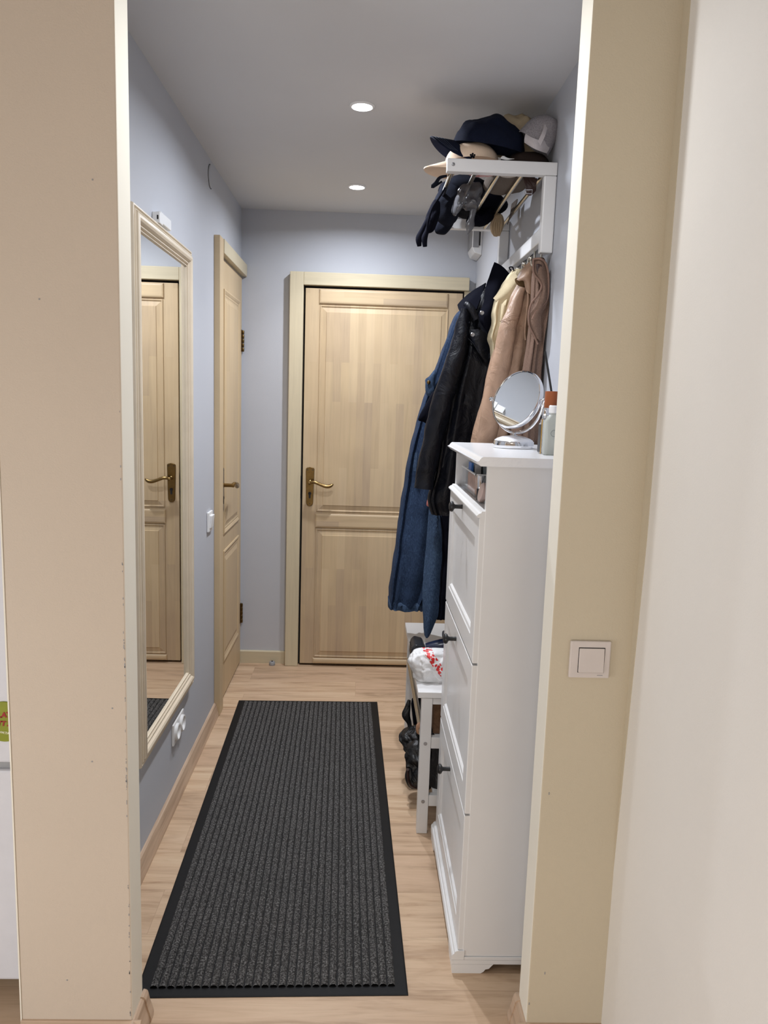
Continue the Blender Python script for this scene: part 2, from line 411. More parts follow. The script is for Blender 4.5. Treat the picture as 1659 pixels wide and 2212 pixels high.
# room the camera stands in
g = G()
g.box(SR, 1.0, -2.0, YN+.001, 0, ZC); wsr = struct(make('wall_side_right', g, M['pale'], loc=(SR, 0, 0)))
pp = [(SR, YN, .45), (SR, YN, ZC), (SR, YN-.030, ZC), (SR, YN-.036, 1.8), (SR, YN-.036, 1.2), (SR, YN-.022, .9), (SR, YN-.008, .6)]
make('paint_overlap', G().prism(pp, (-.0012, 0, 0)), M['beiger'], root=wsr)
struct(make('wall_side_left', G().box(-2.2, -2.0, -2.0, 2.6, 0, ZC), M['beige'], loc=(-2.0, 0, 0)))
struct(make('wall_back', G().box(-2.2, 1.0, -2.1, -2.0, 0, ZC), M['beige'], loc=(0, -2.0, 0)))
struct(make('wall_recess_back', G().box(-2.2, -.735, 2.5, 2.6, 0, ZC), M['beige'], loc=(-1.4, 2.5, 0)))
# unseen window frames added round the fill lights
g = G()
for a in ((-1.78, -1.71, .04, 1.68), (-.19, -.12, .04, 1.68), (-1.78, -.12, .0, .08), (-1.78, -.12, 1.62, 1.70)):
    g.box(a[0], a[1], -2.01, -1.95, a[2], a[3])
struct(make('assumed_window_1', g, M['wplastic'], loc=(-.95, -2, .0)))  # assumed frame in the back wall, added for the low fill

g = G()
for a in ((-.12, -.05, .06, 1.18), (.95, 1.02, .06, 1.18), (-.12, 1.02, .04, .12), (-.12, 1.02, 1.12, 1.20)):
    g.box(-2.01, -1.96, *a)
struct(make('assumed_window_2', g, M['wplastic'], loc=(-2, .45, .04)))  # assumed frame in the left wall, added for the side fill

# skirtings: curved laminate profile
SK = [(0, 0), (.021, 0), (.0215, .008), (.018, .022), (.013, .038), (.011, .050), (.009, .058), (.004, .0625), (0, .063)]
def skirt(name, a, b, nrm, mat, sq=False):
    a = Vector((*a, 0)); b = Vector((*b, 0)); nn = Vector((*nrm, 0))
    pr = SK if not sq else [(0, 0), (.014, 0), (.014, .066), (.011, .070), (0, .070)]
    rr = [[p + nn*d + Vector((0, 0, z)) for d, z in pr] for p in (a, b)]
    return struct(make(name, G().rings(rr), mat, smooth=30, loc=a))
skirt('baseboard_left', (XL, YB), (XL, 3.40), (1, 0), M['skirtY'])
skirt('baseboard_right', (XR, YB), (XR, 3.9), (-1, 0), M['skirtY'])
skirt('baseboard_far', (XL, YF), (-.392, YF), (0, -1), M['casingH'], True)
skirt('baseboard_front_right', (JR-.02, YN), (SR, YN), (0, -1), M['skirtX'])
skirt('baseboard_front_left', (PL, YN), (JL+.02, YN), (0, -1), M['skirtX'])
skirt('baseboard_reveal_left', (JL, YN-.02), (JL, YB+.0), (1, 0), M['skirtY'])
skirt('baseboard_reveal_right', (JR, YN-.02), (JR, YB+.0), (-1, 0), M['skirtY'])
def corner_cap(name, x, y, sx):
    """rounded end piece on the skirting where it turns round the wall end"""
    rr = []
    for k in range(9):
        a = math.pi/2*k/8; r = []
        for d, z in SK:
            dd = d+.003 if d > 0 else 0
            r.append(Vector((x+sx*dd*math.cos(a), y+dd*math.sin(a), z*1.04)))
        rr.append(r)
    r0 = [Vector((p.x, p.y-.02, p.z)) for p in rr[0]]
    return struct(make(name, G().rings([r0]+rr), M['skirtY'], smooth=35, loc=(x, y, 0)))
corner_cap('trim_1', JL, YB, 1); corner_cap('trim_2', JR, YB, -1)

# ---- far door
def prof_sweep(rect, prof, axis='y', base=0):
    """rect (a0,a1,z0,z1); prof list of (inward offset, height out of plane towards viewer)"""
    a0, a1, z0, z1 = rect; rr = []
    for off, h in prof:
        pts = [(a0+off, z0+off), (a1-off, z0+off), (a1-off, z1-off), (a0+off, z1-off)]
        if axis == 'y': rr.append([Vector((a, base-h, z)) for a, z in pts])
        else: rr.append([Vector((base+h, a, z)) for a, z in pts])
    return rr
d1 = struct(make('door_1', G().box(-.312, .500, 4.078, 4.105, .012, 2.022), M['pineV'], loc=(.09, 4.10, 0), bev=.002), 'whitewashed pine door at the far end of the hallway')
def panel(root, rect, name='panel', axis='y', base=4.078, mat=None):
    # sunk moulding round a raised field
    pr = [(0, .0005), (.0, .004), (.003, .006), (.007, .0045), (.009, .0008), (.012, .0008), (.034, .0050), (.0355, .0085), (.036, .0085), (.30, .0125)]
    a0, a1, z0, z1 = rect
    rr = prof_sweep(rect, pr[:-1], axis, base)
    gg = G().rings(rr, caps=False); n = len(gg.v); gg.f.append((n-4, n-3, n-2, n-1))
    return make(name, gg, mat or M['pineV'], root=root)
panel(d1, (-.236, .428, .862, 1.938)); panel(d1, (-.236, .428, .052, .768))
for z0, z1 in ((1.945, 2.018), (.775, .850), (.015, .046)):
    g = G(); pr = [(0, 0), (0, .006), (.004, .0095), (.01, .011)]
    rr = prof_sweep((-.240, .424, z0, z1), pr, 'y', 4.078); g.rings(rr, caps=False); n = len(g.v); g.f.append((n-4, n-3, n-2, n-1))
    make('rail', g, M['pineH'], root=d1)
# casing
def casing(name, pieces, mat):
    g = G()
    for p in pieces: g.box(*p)
    return struct(make(name, g, mat, bev=.003))
tr = casing('trim_3', [(-.392, -.322, 4.060, 4.111, 0, 2.100)], M['casing'])
casing('trim_4', [(-.322, .530, 4.060, 4.111, 2.035, 2.100)], M['casingH'])
casing('trim_5', [(.508, .560, 4.085, 4.111, 0, 2.035)], M['casing'])
struct(make('door_gap_shade', G().box(-.324, .510, 4.106, 4.1105, 0, 2.037), M['gap'], loc=(0.09, 4.11, 0)))  # dark sheet behind the leaf, standing in for shade in the door gaps
make('strike_plate', G().box(-.3225, -.3205, 4.070, 4.090, .93, 1.05), M['gap'], root=tr)
def lever_set(root, P, out, side, up=Vector((0, 0, 1)), keyed=True):
    """P spindle centre on the door face, out = outward normal, side = lever direction"""
    out = Vector(out); side = Vector(side)
    def pt(a, b, c): return P + side*a + up*b + out*c
    poly = []
    top, bot, hw0, hw1 = .078, -.128, .0225, .0185
    for k in range(7):
        a = math.pi*k/6; poly.append((hw1*math.cos(math.pi+a), bot+hw1*math.sin(math.pi+a)*1.0+hw1))
    poly += [(hw0, top-.006), (hw0-.006, top-.001), (0, top+.003), (-hw0+.006, top-.001), (-hw0, top-.006)]
    g = G().prism([pt(a, b, 0) for a, b in poly], out*.007)
    pl = make('handle_plate', g, M['bronze'], root=root, bev=.002)
    g = G()
    for a, b in ((-.013, .066), (.013, .066), (0, -.115)):
        Mx = Matrix.Translation(pt(a, b, .0068)) @ out.to_track_quat('Z', 'Y').to_matrix().to_4x4()
        g.lathe([(.0032, 0), (.003, .0008), (0, .0008)], Mx, 12)
    make('screw', g, M['black'], root=root, parent=pl)
    if keyed:
        Mx = Matrix.Translation(pt(0, -.060, .0068)) @ out.to_track_quat('Z', 'Y').to_matrix().to_4x4()
        g = G().lathe([(.0085, 0), (.0085, .003), (.004, .003), (.004, .0015), (0, .0015)], Mx, 20)
        gp = [pt(a, b, .0065) for a, b in ((-.005, -.063), (.005, -.063), (.005, -.083), (0, -.088), (-.005, -.083))]
        g.prism(gp, out*.003); make('keyhole', g, M['gap'], root=root, parent=pl)
    Mx = Matrix.Translation(pt(0, .0, .006)) @ out.to_track_quat('Z', 'Y').to_matrix().to_4x4()
    g = G().lathe([(.0115, 0), (.0115, .004), (.009, .006), (.0085, .038), (.0095, .042), (.0095, .050), (.004, .053), (0, .053)], Mx, 20)
    path = [pt(0, .002, .050), pt(.015, .006, .054), pt(.035, .004, .056), pt(.06, -.006, .056), (pt(.085, -.014, .055)), pt(.105, -.014, .054), pt(.120, -.006, .052), pt(.126, -.001, .051)]
    g.tube(path, [.008, .0085, .0085, .0085, .0095, .0098, .007, .002], 14, 1.0, up=out, sub=4)
    h = make('door_handle', g, M['brass'], root=root, smooth=50)
    return h
lever_set(d1, Vector((-.272, 4.078, 1.018)), (0, -1, 0), (1, 0, 0))
# ---- left door (seen nearly edge-on)
X2 = -.641
d2 = struct(make('door_2', G().box(XL-.02, X2, 3.462, 4.092, .012, 2.062), M['pineL'], loc=(X2, 3.8, 0), bev=.0015), 'whitewashed pine door in the left wall')
PR2 = [(0, .0003), (0, .005), (.006, .007), (.014, .004), (.02, .001), (.026, .002), (.030, .0005), (.036, .0004), (.056, .005)]
for rect in ((3.568, 4.005, .815, 1.935), (3.568, 4.000, .19, .735)):
    rr = prof_sweep(rect, PR2, 'x', X2); gg = G().rings(rr, caps=False); n = len(gg.v); gg.f.append((n-4, n-3, n-2, n-1))
    make('panel', gg, M['pineL'], root=d2)
lever_set(d2, Vector((X2, 3.535, 1.052)), (1, 0, 0), (0, 1, 0))
for zc in (1.745, .285):
    g = G()
    for k in range(5):
        Mx = Matrix.Translation((X2+.006, 4.098, zc-.055+k*.022)); g.lathe([(.0055, 0), (.0065, .002), (.0065, .018), (.0045, .0205)], Mx, 12)
    g.box(X2-.003, X2+.003, 4.076, 4.100, zc-.055, zc+.055)
    make('hinge', g, M['bronze'], root=d2, smooth=40)
X2c = XL+.026
casing('trim_7', [(XL-.001, X2c, 3.378, 3.462, .0, 2.130)], M['pineL'])
g = G().box(XL-.001, X2c+.004, 3.462, 4.108, 2.070, 2.130); struct(make('trim_8', g, M['casing'], bev=.002))
struct(make('trim_9', G().box(XL-.001, X2c-.003, 3.452, 3.470, .0, 2.07), M['pineL'], bev=.002))

# ------------------------------------------------------------------ ceiling spots
def spot(x, y, lab):
    t = thing('ceiling_spotlight', lab, 'ceiling light', (x, y, ZC), 'recessed spotlights in the hallway ceiling')
    Mx = Matrix.Translation((x, y, ZC)) @ Matrix.Rotation(math.pi, 4, 'X')
    make('bezel', G().lathe([(.041, 0), (.0415, .002), (.039, .005), (.034, .006), (.032, .003), (.032, .0005)], Mx, 40), M['wplastic'], root=t, smooth=40)
    make('lens', G().lathe([(.031, .001), (.031, .003), (.02, .006), (0, .007)], Mx, 32), M['lamp'], root=t, smooth=40)
spot(*SPOTS[0], 'bright round ceiling spotlight, the nearer of the two lit ones')
spot(*SPOTS[1], 'round ceiling spotlight nearest the far door')

# ------------------------------------------------------------------ runner rug
rug_c = Vector((-.205, 2.635, 0)); ra = math.radians(1.35); RM = Matrix.Translation(rug_c) @ Matrix.Rotation(ra, 4, 'Z')
rug = thing('runner_rug', 'long charcoal ribbed runner rug with black rubber border on the wood floor', 'rug', rug_c)
RW, RL = .672, 1.868
base = [[RM@Vector((sx*(RW/2-e), sy*(RL/2-e), z)) for sx, sy in ((-1, -1), (1, -1), (1, 1), (-1, 1))] for e, z in ((0, 0.0005), (0.0005, .002), (.004, .0035), (.03, .004))]
make('border', G().rings(base), M['rubber'], root=rug)
n_r = 29; cw = (RW-.060)/n_r; g = G()
prf = [(.0, .0035), (.06, .0075), (.25, .0100), (.5, .0105), (.75, .0100), (.94, .0075), (1.0, .0035)]
ny = 60
for i in range(n_r):
    x0 = -RW/2+.030+i*cw; rows = []
    for j in range(ny+1):
        y = -RL/2+.028+(RL-.056)*j/ny
        rows.append([RM@Vector((x0+cw*(.06+.87*a)+.0006*nz((i, j, a), 1.3), y, z+.0006*nz((x0*40, y*40, a*3), 1))) for a, z in prf])
    g.rings(rows, caps=False, close=False)
make('ribbed_pile', g, M['carpet'], root=rug, smooth=80)
# dark backing under the ribs reads as the grooves

# ------------------------------------------------------------------ wall mirror
mir = thing('wall_mirror', 'tall rectangular mirror in a moulded cream frame on the left wall', 'mirror', (XL, 2.51, .357))
PF = [(0, 0), (0, .013), (.002, .017), (.006, .0175), (.009, .014), (.0095, .011), (.0115, .011), (.013, .018), (.017, .020), (.0185, .016), (.0195, .016), (.021, .023), (.026, .026), (.033, .0265), (.039, .0235), (.0425, .018), (.0435, .013), (.0455, .013), (.047, .017), (.050, .017), (.052, .0145), (.0525, .0095), (.0555, .0095), (.0565, .0125), (.059, .0125), (.060, .0065)]
rr = prof_sweep((2.160, 2.868, .357, 1.967), PF, 'x', XL+.002)
make('frame', G().rings(rr, caps=False), M['mframe'], root=mir, smooth=28)
gm = G().box(XL+.001, XL+.0085, 2.205, 2.822, .402, 1.922); make('mirror_glass', gm, M['mirror'], root=mir)
# white gadget standing above the mirror
p = at_x(346, 470, XL+.02)
dv = thing('wall_sensor', 'small white plastic device on the left wall just above the mirror', 'device', (XL, 2.47, 1.967))
g = G().box(XL, XL+.023, 2.415, 2.455, 1.9675, 2.000); make('housing', g, M['wplastic'], root=dv, bev=.002)
g = G().box(XL, XL+.016, 2.458, 2.585, 1.978, 2.011)
make('cover', g, M['wplastic'], root=dv, bev=.003)
make('socket', G().box(XL+.015, XL+.019, 2.4135, 2.4155, 1.978, 1.990), M['gap'], root=dv)
# double socket under the mirror
ds = thing('double_socket', 'white double power socket low on the left wall under the mirror', 'socket', (XL, 2.665, .215))
make('plate', G().box(XL, XL+.009, 2.59, 2.745, .222, .302), M['wplastic'], root=ds, bev=.003)
for yc in (2.63, 2.705):
    Mx = Matrix.Translation((XL+.008, yc, .262)) @ Matrix.Rotation(math.pi/2, 4, 'Y')
    make('outlet_ring', G().lathe([(.030, 0), (.030, .010), (.026, .011), (.020, .006), (.019, .0015), (0, .0015)], Mx, 28), M['wplastic'], root=ds, smooth=40)
# light switch beside the left door
sw = thing('light_switch', 'white rocker light switch on the left wall beside the pine door', 'light switch', (XL, 3.26, .87))
make('plate', G().box(XL, XL+.010, 3.215, 3.300, .885, .970), M['wplastic'], root=sw, bev=.003)
make('rocker', G().prism([(XL+.009, 3.232, .900), (XL+.015, 3.232, .900), (XL+.021, 3.232, .955), (XL+.009, 3.232, .955)], (0, .052, 0)), M['wplastic'], root=sw, bev=.002)
# round cover high on the left wall
Mx = Matrix.Translation((XL, 3.30, 2.340)) @ Matrix.Rotation(math.pi/2, 4, 'Y')
cv = thing('round_cover', 'round grey painted junction cover high on the left wall near the ceiling', 'cover', (XL, 3.30, 2.29))
make('disc', G().lathe([(.045, 0), (.045, .003), (.042, .006), (0, .007)], Mx, 36), M['wall'], root=cv, smooth=30)
make('painted_shadow_ring', G().lathe([(.0475, .0002), (.0475, .0012), (.0455, .0012), (.0455, .0002), (.0475, .0002)], Mx, 36, False), M['gap'], root=cv)  # dark ring put in as the shadow line round the disc
# door stop
ps = at(588, 1430, 4.075); Mx = Matrix.Translation((ps.x, 4.072, 0))
dst = thing('door_stop', 'small grey round door stop on the floor by the far skirting', 'door stop', (ps.x, 4.072, 0))
make('body', G().lathe([(.016, 0), (.017, .004), (.016, .016), (.013, .020), (.006, .021)], Mx, 24), M['gplastic'], root=dst, smooth=40)
make('screw', G().lathe([(.005, .020), (.005, .023), (0, .0235)], Mx, 12), M['gap'], root=dst)
# switch on the right pier
s2 = thing('light_switch', 'large pearl white square light switch on the beige wall right of the opening', 'light switch', (.496, YN, .89))
make('plate', G().prism([(.4525, YN, .892), (.5395, YN, .892), (.5395, YN, .973), (.4525, YN, .973)], (0, -.008, 0)), M['switchp'], root=s2, bev=.0025)
make('rocker_gap', G().box(.4705, .5265, YN-.0088, YN-.007, .9045, .9595), M['gap'], root=s2)
make('rocker', G().prism([(.4715, YN-.007, .9055), (.4715, YN-.0125, .9055), (.4715, YN-.0095, .958), (.4715, YN-.007, .958)], (.054, 0, 0)), M['switchp'], root=s2, bev=.0012)
make('print_line', G().box(.513, .525, YN-.0086, YN-.0078, .8980, .8990), M['gplastic'], root=s2)
# electricity box in the far right corner
eb = thing('meter_box', 'small white wall box with grey window in the far right corner', 'electrical box', (.55, 4.0, 2.18))
make('housing', G().prism([(.567, 4.10, 2.345), (.518, 4.10, 2.345), (.518, 4.10, 2.225), (.530, 4.10, 2.200), (.567, 4.10, 2.190)], (0, -.17, 0)), M['wplastic'], root=eb, bev=.004)
make('window', G().box(.515, .519, 3.945, 4.085, 2.232, 2.335), M['gplastic'], root=eb, bev=.002)
make('end_window', G().box(.520, .550, 3.926, 3.9315, 2.226, 2.34), M['gplastic'], root=eb, bev=.002)
make('slot', G().box(.550, .556, 3.926, 3.932, 2.235, 2.30), M['gap'], root=eb)

# ------------------------------------------------------------------ fridge and magnet
fr = thing('fridge', 'white fridge freezer at the left edge behind the beige wall end', 'fridge', (-1.04, 1.95, 0))
FY = 1.668
make('cabinet', G().box(-1.34, -.742, FY+.055, 2.28, .04, 1.85), M['fridge'], root=fr, bev=.006)
zg = .612
make('door', G().box(-1.34, -.742, FY, FY+.05, zg+.006, 1.85), M['fridge'], root=fr, bev=.006)
make('door', G().box(-1.34, -.742, FY, FY+.05, .068, zg-.012), M['fridge'], root=fr, bev=.006)
make('grip_strip', G().box(-1.34, -.742, FY+.012, FY+.05, zg-.014, zg+.008), M['gplastic'], root=fr)
for x in (-1.28, -.80): make('foot', G().lathe([(.02, 0), (.02, .03), (.012, .042)], Matrix.Translation((x, FY+.12, 0)), 16), M['gplastic'], root=fr, smooth=40)
mc = at(9, 1559, FY-.002); mr = .0475
mg = thing('fridge_magnet', 'round lime green magnet with red and white lettering on the fridge', 'magnet', (mc.x, FY, mc.z-mr))
Mx = Matrix.Translation((mc.x, FY, mc.z)) @ Matrix.Rotation(math.pi/2, 4, 'X')
M['lime'] = plain('lime_green_print', srgb(132, 138, 14), .5, var=.03); M['redprint'] = plain('dark_red_print', srgb(150, 14, 10), .5); M['whiteprint'] = plain('white_print', srgb(225, 222, 190), .5)
make('disc', G().lathe([(mr, 0), (mr, .0022), (mr-.0005, .003), (0, .003)], Mx, 56), M['lime'], root=mg, smooth=30)
def text(body, loc, size, mat, root, rot=0, name='lettering', bold=0, shear=0, ax='y'):
    c = bpy.data.curves.new('t', 'FONT'); c.body = body; c.size = size; c.extrude = .0003; c.align_x = 'LEFT'; c.offset = bold; c.shear = shear
    o = bpy.data.objects.new('t', c); COL.objects.link(o); bpy.context.view_layer.update()
    me = bpy.data.meshes.new_from_object(o.evaluated_get(bpy.context.evaluated_depsgraph_get()))
    COL.objects.unlink(o); bpy.data.objects.remove(o)
    Rr = Matrix.Rotation(math.pi/2, 4, 'X') @ Matrix.Rotation(rot, 4, 'Z')
    me.transform(Matrix.Translation(Vector(loc)-root.location) @ Rr)
    me.materials.clear(); me.materials.append(mat); me.name = name
    q = bpy.data.objects.new(name, me); COL.objects.link(q); q.parent = root; return q
tp = at(-5, 1550, FY-.0035); text('LAT', tp, .0165, M['redprint'], mg, bold=.0009, shear=.15, rot=.06)
tp = at(-6, 1567, FY-.0035); text('TT Z', tp, .0150, M['redprint'], mg, bold=.0009, shear=.15, rot=-.02)
tp = at(-5, 1583, FY-.0035); text('WW.TAL', tp, .0072, M['whiteprint'], mg, bold=.0003, rot=-.13)

# ------------------------------------------------------------------ shoe cabinet
CY0, CY1, CX = 1.790, 2.400, .283
cab = thing('shoe_cabinet', 'tall white shoe cabinet with three flap doors and black knobs', 'cabinet', (.43, 2.095, 0))
g = G().box(.2965, XR-.002, CY0, CY0+.016, .046, 1.318).box(.2965, XR-.002, CY1-.016, CY1, .046, 1.318)
make('side_panel', g, M['white'], root=cab, bev=.0012)
make('back_panel', G().box(XR-.012, XR-.003, CY0, CY1, .05, 1.31), M['white'], root=cab)
# top with ogee front edge
pr = [(.292, 1.318), (.2785, 1.318), (.2690, 1.3265), (.2685, 1.3285), (.2735, 1.3300), (.2765, 1.3345), (.2800, 1.3385), (.2835, 1.3400), (XR-.001, 1.3400), (XR-.001, 1.318)]
make('top_panel', G().prism([(x, CY0-.012, z) for x, z in pr], (0, CY1-CY0+.022, 0)), M['top'], root=cab, smooth=None)
make('shelf', G().box(.300, XR-.012, CY0+.016, CY1-.016, 1.196, 1.206), M['white'], root=cab)
def flap_geo(z0, z1):
    fw = .070
    y0, y1 = CY0+.0015, CY1-.0015
    # profile: (inset from edge, depth behind the front)
    pr = [(0, .016), (0, .002), (.002, 0), (fw-.014, 0), (fw-.012, .002), (fw-.004, .0035), (fw, .0075), (fw+.001, .009)]
    rr = []
    for off, d in pr:
        rr.append([Vector((CX+d, a, z)) for a, z in ((y0+off, z0+off), (y1-off, z0+off), (y1-off, z1-off), (y0+off, z1-off))])
    g = G().rings(rr, caps=False); n = len(g.v); g.f.append((n-4, n-3, n-2, n-1)); g.f.append((0, 1, 2, 3)); return g
KY = 2.100
def flap(z0, z1):
    d = make('door', flap_geo(z0, z1), M['white'], root=cab)
    if z1 > 1:   # small bead along the first flap's top edge
        g = G().prism([(CX-.001, CY0+.001, z1), (CX-.0065, CY0+.001, z1+.002), (CX-.0065, CY0+.001, z1+.005), (CX-.001, CY0+.001, z1+.010), (CX+.004, CY0+.001, z1+.012), (CX+.006, CY0+.001, z1+.016), (CX+.016, CY0+.001, z1+.016), (CX+.016, CY0+.001, z1)], (0, CY1-CY0-.002, 0))
        make('top_bead', g, M['white'], root=cab, parent=d)
    Mx = Matrix.Translation((CX, KY, z1-(.016 if z1 > 1 else .031))) @ Matrix.Rotation(-math.pi/2, 4, 'Y')
    make('knob', G().lathe([(.0062, 0), (.0062, .004), (.0058, .020), (.0075, .023), (.0135, .026), (.0150, .030), (.0135, .034), (.007, .0375), (0, .038)], Mx, 24), M['black'], root=cab, parent=d, smooth=60)
flap(.835, 1.194); flap(.441, .829); flap(.064, .435)
# plinth with moulding and cut-out feet
pr = [(.300, .038), (.268, .038), (.268, .048), (.2705, .053), (.274, .055), (.276, .060), (.281, .063), (.300, .063)]
make('plinth_moulding', G().prism([(x, CY0-.003, z) for x, z in pr], (0, CY1-CY0+.006, 0)), M['white'], root=cab)
for ya, yb in ((CY0-.003, CY0+.0135), (CY1-.0135, CY1+.003)): make('plinth_side', G().box(.268, XR-.004, ya, yb, .026, .0375), M['white'], root=cab)
for ya, yb in ((CY0-.0028, CY0-.0002), (CY1+.0002, CY1+.0028)): make('side_trim', G().box(.3005, XR-.004, ya, yb, .038, .046), M['white'], root=cab)
def foot_side(y):
    sh = [(.270, 0), (.345, 0), (.352, .004), (.357, .011), (.366, .013), (.371, .019), (.377, .0255), (.270, .0255)]
    return G().prism([(x, y, z) for x, z in sh], (0, .014, 0))
def foot_front(y, s):
    sh = [(.0145, 0), (.07, 0), (.078, .004), (.082, .011), (.09, .013), (.096, .026), (.096, .0375), (.0145, .0375)]
    return G().prism([(.2705, y+s*a, z) for a, z in sh], (.016, 0, 0))
for y, s in ((CY0-.003, 1), (CY1+.003, -1)):
    g = foot_side(y if s > 0 else y-.014); h = foot_front(y, s); g.add(h.v, h.f)
    make('foot', g, M['white'], root=cab)
for y in (CY0+.02, CY1-.05): make('foot', G().box(.52, .56, y, y+.03, 0, .046), M['white'], root=cab)

# things in the open compartment
ab = thing('acrylic_organiser', 'clear plastic organiser tray in the open compartment of the shoe cabinet', 'organiser', (.36, 2.24, 1.206))
g = G(); t = .0018
x0, x1, y0, y1, z0, z1 = .312, .43, 2.085, 2.365, 1.2065, 1.268
for b in ((x0, x1, y0, y1, z0, z0+t), (x0, x0+t, y0, y1, z0+t, z1), (x1-t, x1, y0, y1, z0+t, z1), (x0+t, x1-t, y0, y0+t, z0+t, z1), (x0+t, x1-t, y1-t, y1, z0+t, z1)): g.box(*b)
make('tray', g, M['acrylic'], root=ab)
make('rim', G().box(x0-.001, x0+.003, y0-.002, y1+.002, z1, z1+.003).box(x0, x1, y0-.002, y0+.002, z1, z1+.003), M['wplastic'], root=ab)
M['blue'] = plain('blue_card', srgb(50, 110, 190), .4); M['peach'] = plain('peach_pouch', srgb(206, 150, 120), .5, var=.15, vs=40); M['greycase'] = plain('grey_case', srgb(120, 126, 126), .5); M['darkcase'] = plain('dark_case', (.012, .014, .018), .4)
M['skin'] = plain('pale_pink_compact', srgb(200, 176, 168), .4)
o = make('card', G().box(.330, .337, 2.290, 2.350, 1.209, 1.285), M['blue'], bev=.001); tag(o, 'blue card standing at the back end of the clear organiser', 'card')
o = make('pouch', G().box(.340, .362, 2.295, 2.355, 1.209, 1.280), M['wplastic'], bev=.004); tag(o, 'white packet behind the blue card in the organiser', 'packet')
o = make('glasses_case', G().box(.366, .40, 2.20, 2.35, 1.209, 1.295), M['greycase'], bev=.014); tag(o, 'grey rounded case standing in the organiser', 'case')
o = make('brush_case', G().box(.366, .40, 2.10, 2.185, 1.209, 1.300), M['darkcase'], bev=.012); tag(o, 'black rounded case beside the grey case in the organiser', 'case')
o = make('cosmetic_pouch', G().box(.318, .333, 2.10, 2.275, 1.209, 1.262), M['peach'], bev=.005); tag(o, 'peach coloured pouch seen through the front of the clear organiser', 'pouch')
lt = thing('lipstick', 'black capped clear lipstick tube at the near end of the organiser', 'lipstick', (.322, 2.04, 1.206))
Mx = Matrix.Translation((.322, 2.04, 1.206))
make('base', G().lathe([(.011, 0), (.011, .03), (.010, .031)], Mx, 20), M['darkcase'], root=lt, smooth=40)
make('cap', G().lathe([(.0105, .031), (.0105, .064), (.009, .066), (0, .066)], Mx, 20), M['chrome'], root=lt, smooth=40)
o = make('compact', G().lathe([(.024, 0), (.026, .004), (.026, .012), (.022, .016), (0, .017)], Matrix.Translation((.325, 1.975, 1.232)) @ Matrix.Rotation(math.radians(-78), 4, 'Y'), 32), M['skin'], smooth=40)
tag(o, 'pale pink round compact standing at the near end of the compartment', 'cosmetics')
o = make('cosmetic_bottle', G().lathe([(.014, 0), (.015, .004), (.015, .045), (.008, .052), (.008, .062), (0, .062)], Matrix.Translation((.35, 1.93, 1.206)), 24), M['wplastic'], smooth=40)
tag(o, 'white cosmetic bottle tucked behind the pink compact', 'bottle')
ey = G(); 
for dy in (0, .035): ey.tube([(.37+.012*math.cos(a), 2.00+dy+.014*math.sin(a), 1.245) for a in [k*math.pi/8 for k in range(17)]], .0012, 6)
ey.box(.37, .372, 2.014, 2.021, 1.244, 1.246).box(.358, .382, 1.98, 2.06, 1.206, 1.2440)
o = make('tweezer_box', ey, M['darkcase'], smooth=40); tag(o, 'small dark box with metal rings beside the lipstick', 'box')

# ------------------------------------------------------------------ vanity mirror
vx, vy, vz = .432, 2.185, 1.340
vm = thing('vanity_mirror', 'round chrome tabletop mirror on the white shoe cabinet', 'mirror', (vx, vy, vz))
B = Matrix.Translation((vx, vy, vz))
make('base', G().lathe([(.054, 0), (.0565, .001), (.0575, .003), (.0575, .018), (.0555, .0205), (.054, .0208)], B, 48), M['chrome'], root=vm, smooth=40)
make('base_dome', G().lathe([(.0548, .0195), (.054, .0225), (.046, .0275), (.032, .0325), (.016, .0352), (0, .036)], B, 48), M['satin'], root=vm, smooth=60)
make('stem', G().lathe([(.0095, .0345), (.0095, .037), (.005, .038), (.0045, .039), (.008, .041), (.0075, .044), (.004, .046)], B, 24), M['chrome'], root=vm, smooth=50)
yaw_m = math.radians(52.7)   # disc normal turned from the hallway axis towards the left wall
disc_c = Vector((vx+.004, vy, vz+.137)); dr = .085
nb = Vector((-math.sin(yaw_m), -math.cos(yaw_m), 0)); sd = Vector((math.cos(yaw_m), -math.sin(yaw_m), 0)); up = Vector((0, 0, 1))
tl = math.radians(19.4); nn = (nb*math.cos(tl)+up*math.sin(tl)); uu = sd.cross(nn)*-1
if uu.z < 0: uu = -uu
Rm = Matrix((sd, uu, nn)).transposed().to_4x4(); D = Matrix.Translation(disc_c) @ Rm
make('rim', G().lathe([(dr-.004, .0075), (dr-.002, .0085), (dr, .007), (dr+.0015, 0), (dr, -.007), (dr-.003, -.0085), (dr-.006, -.0075)], D, 72, False), M['chrome'], root=vm, smooth=50)
make('mirror_face', G().lathe([(dr-.003, -.007), (dr-.003, .006), (0, .006)], D, 72), M['mirror'], root=vm)
fork = [disc_c + (sd*math.cos(a) + up*math.sin(a))*(dr+.0085) + nb*(-.0) for a in [math.pi+k*math.pi/24 for k in range(25)]]
gf = G().tube(fork, .0042, 10, .55, up=nb)
make('yoke', gf, M['chrome'], root=vm, smooth=50)
for s in (-1, 1):
    Q = Matrix.Translation(disc_c + sd*s*(dr+.001)) @ (sd*s).to_track_quat('Z', 'Y').to_matrix().to_4x4()
    make('pivot_knob', G().lathe([(.003, -.002), (.003, .010), (.006, .011), (.0068, .014), (.0055, .018), (0, .020)], Q, 18), M['chrome'], root=vm, smooth=50)

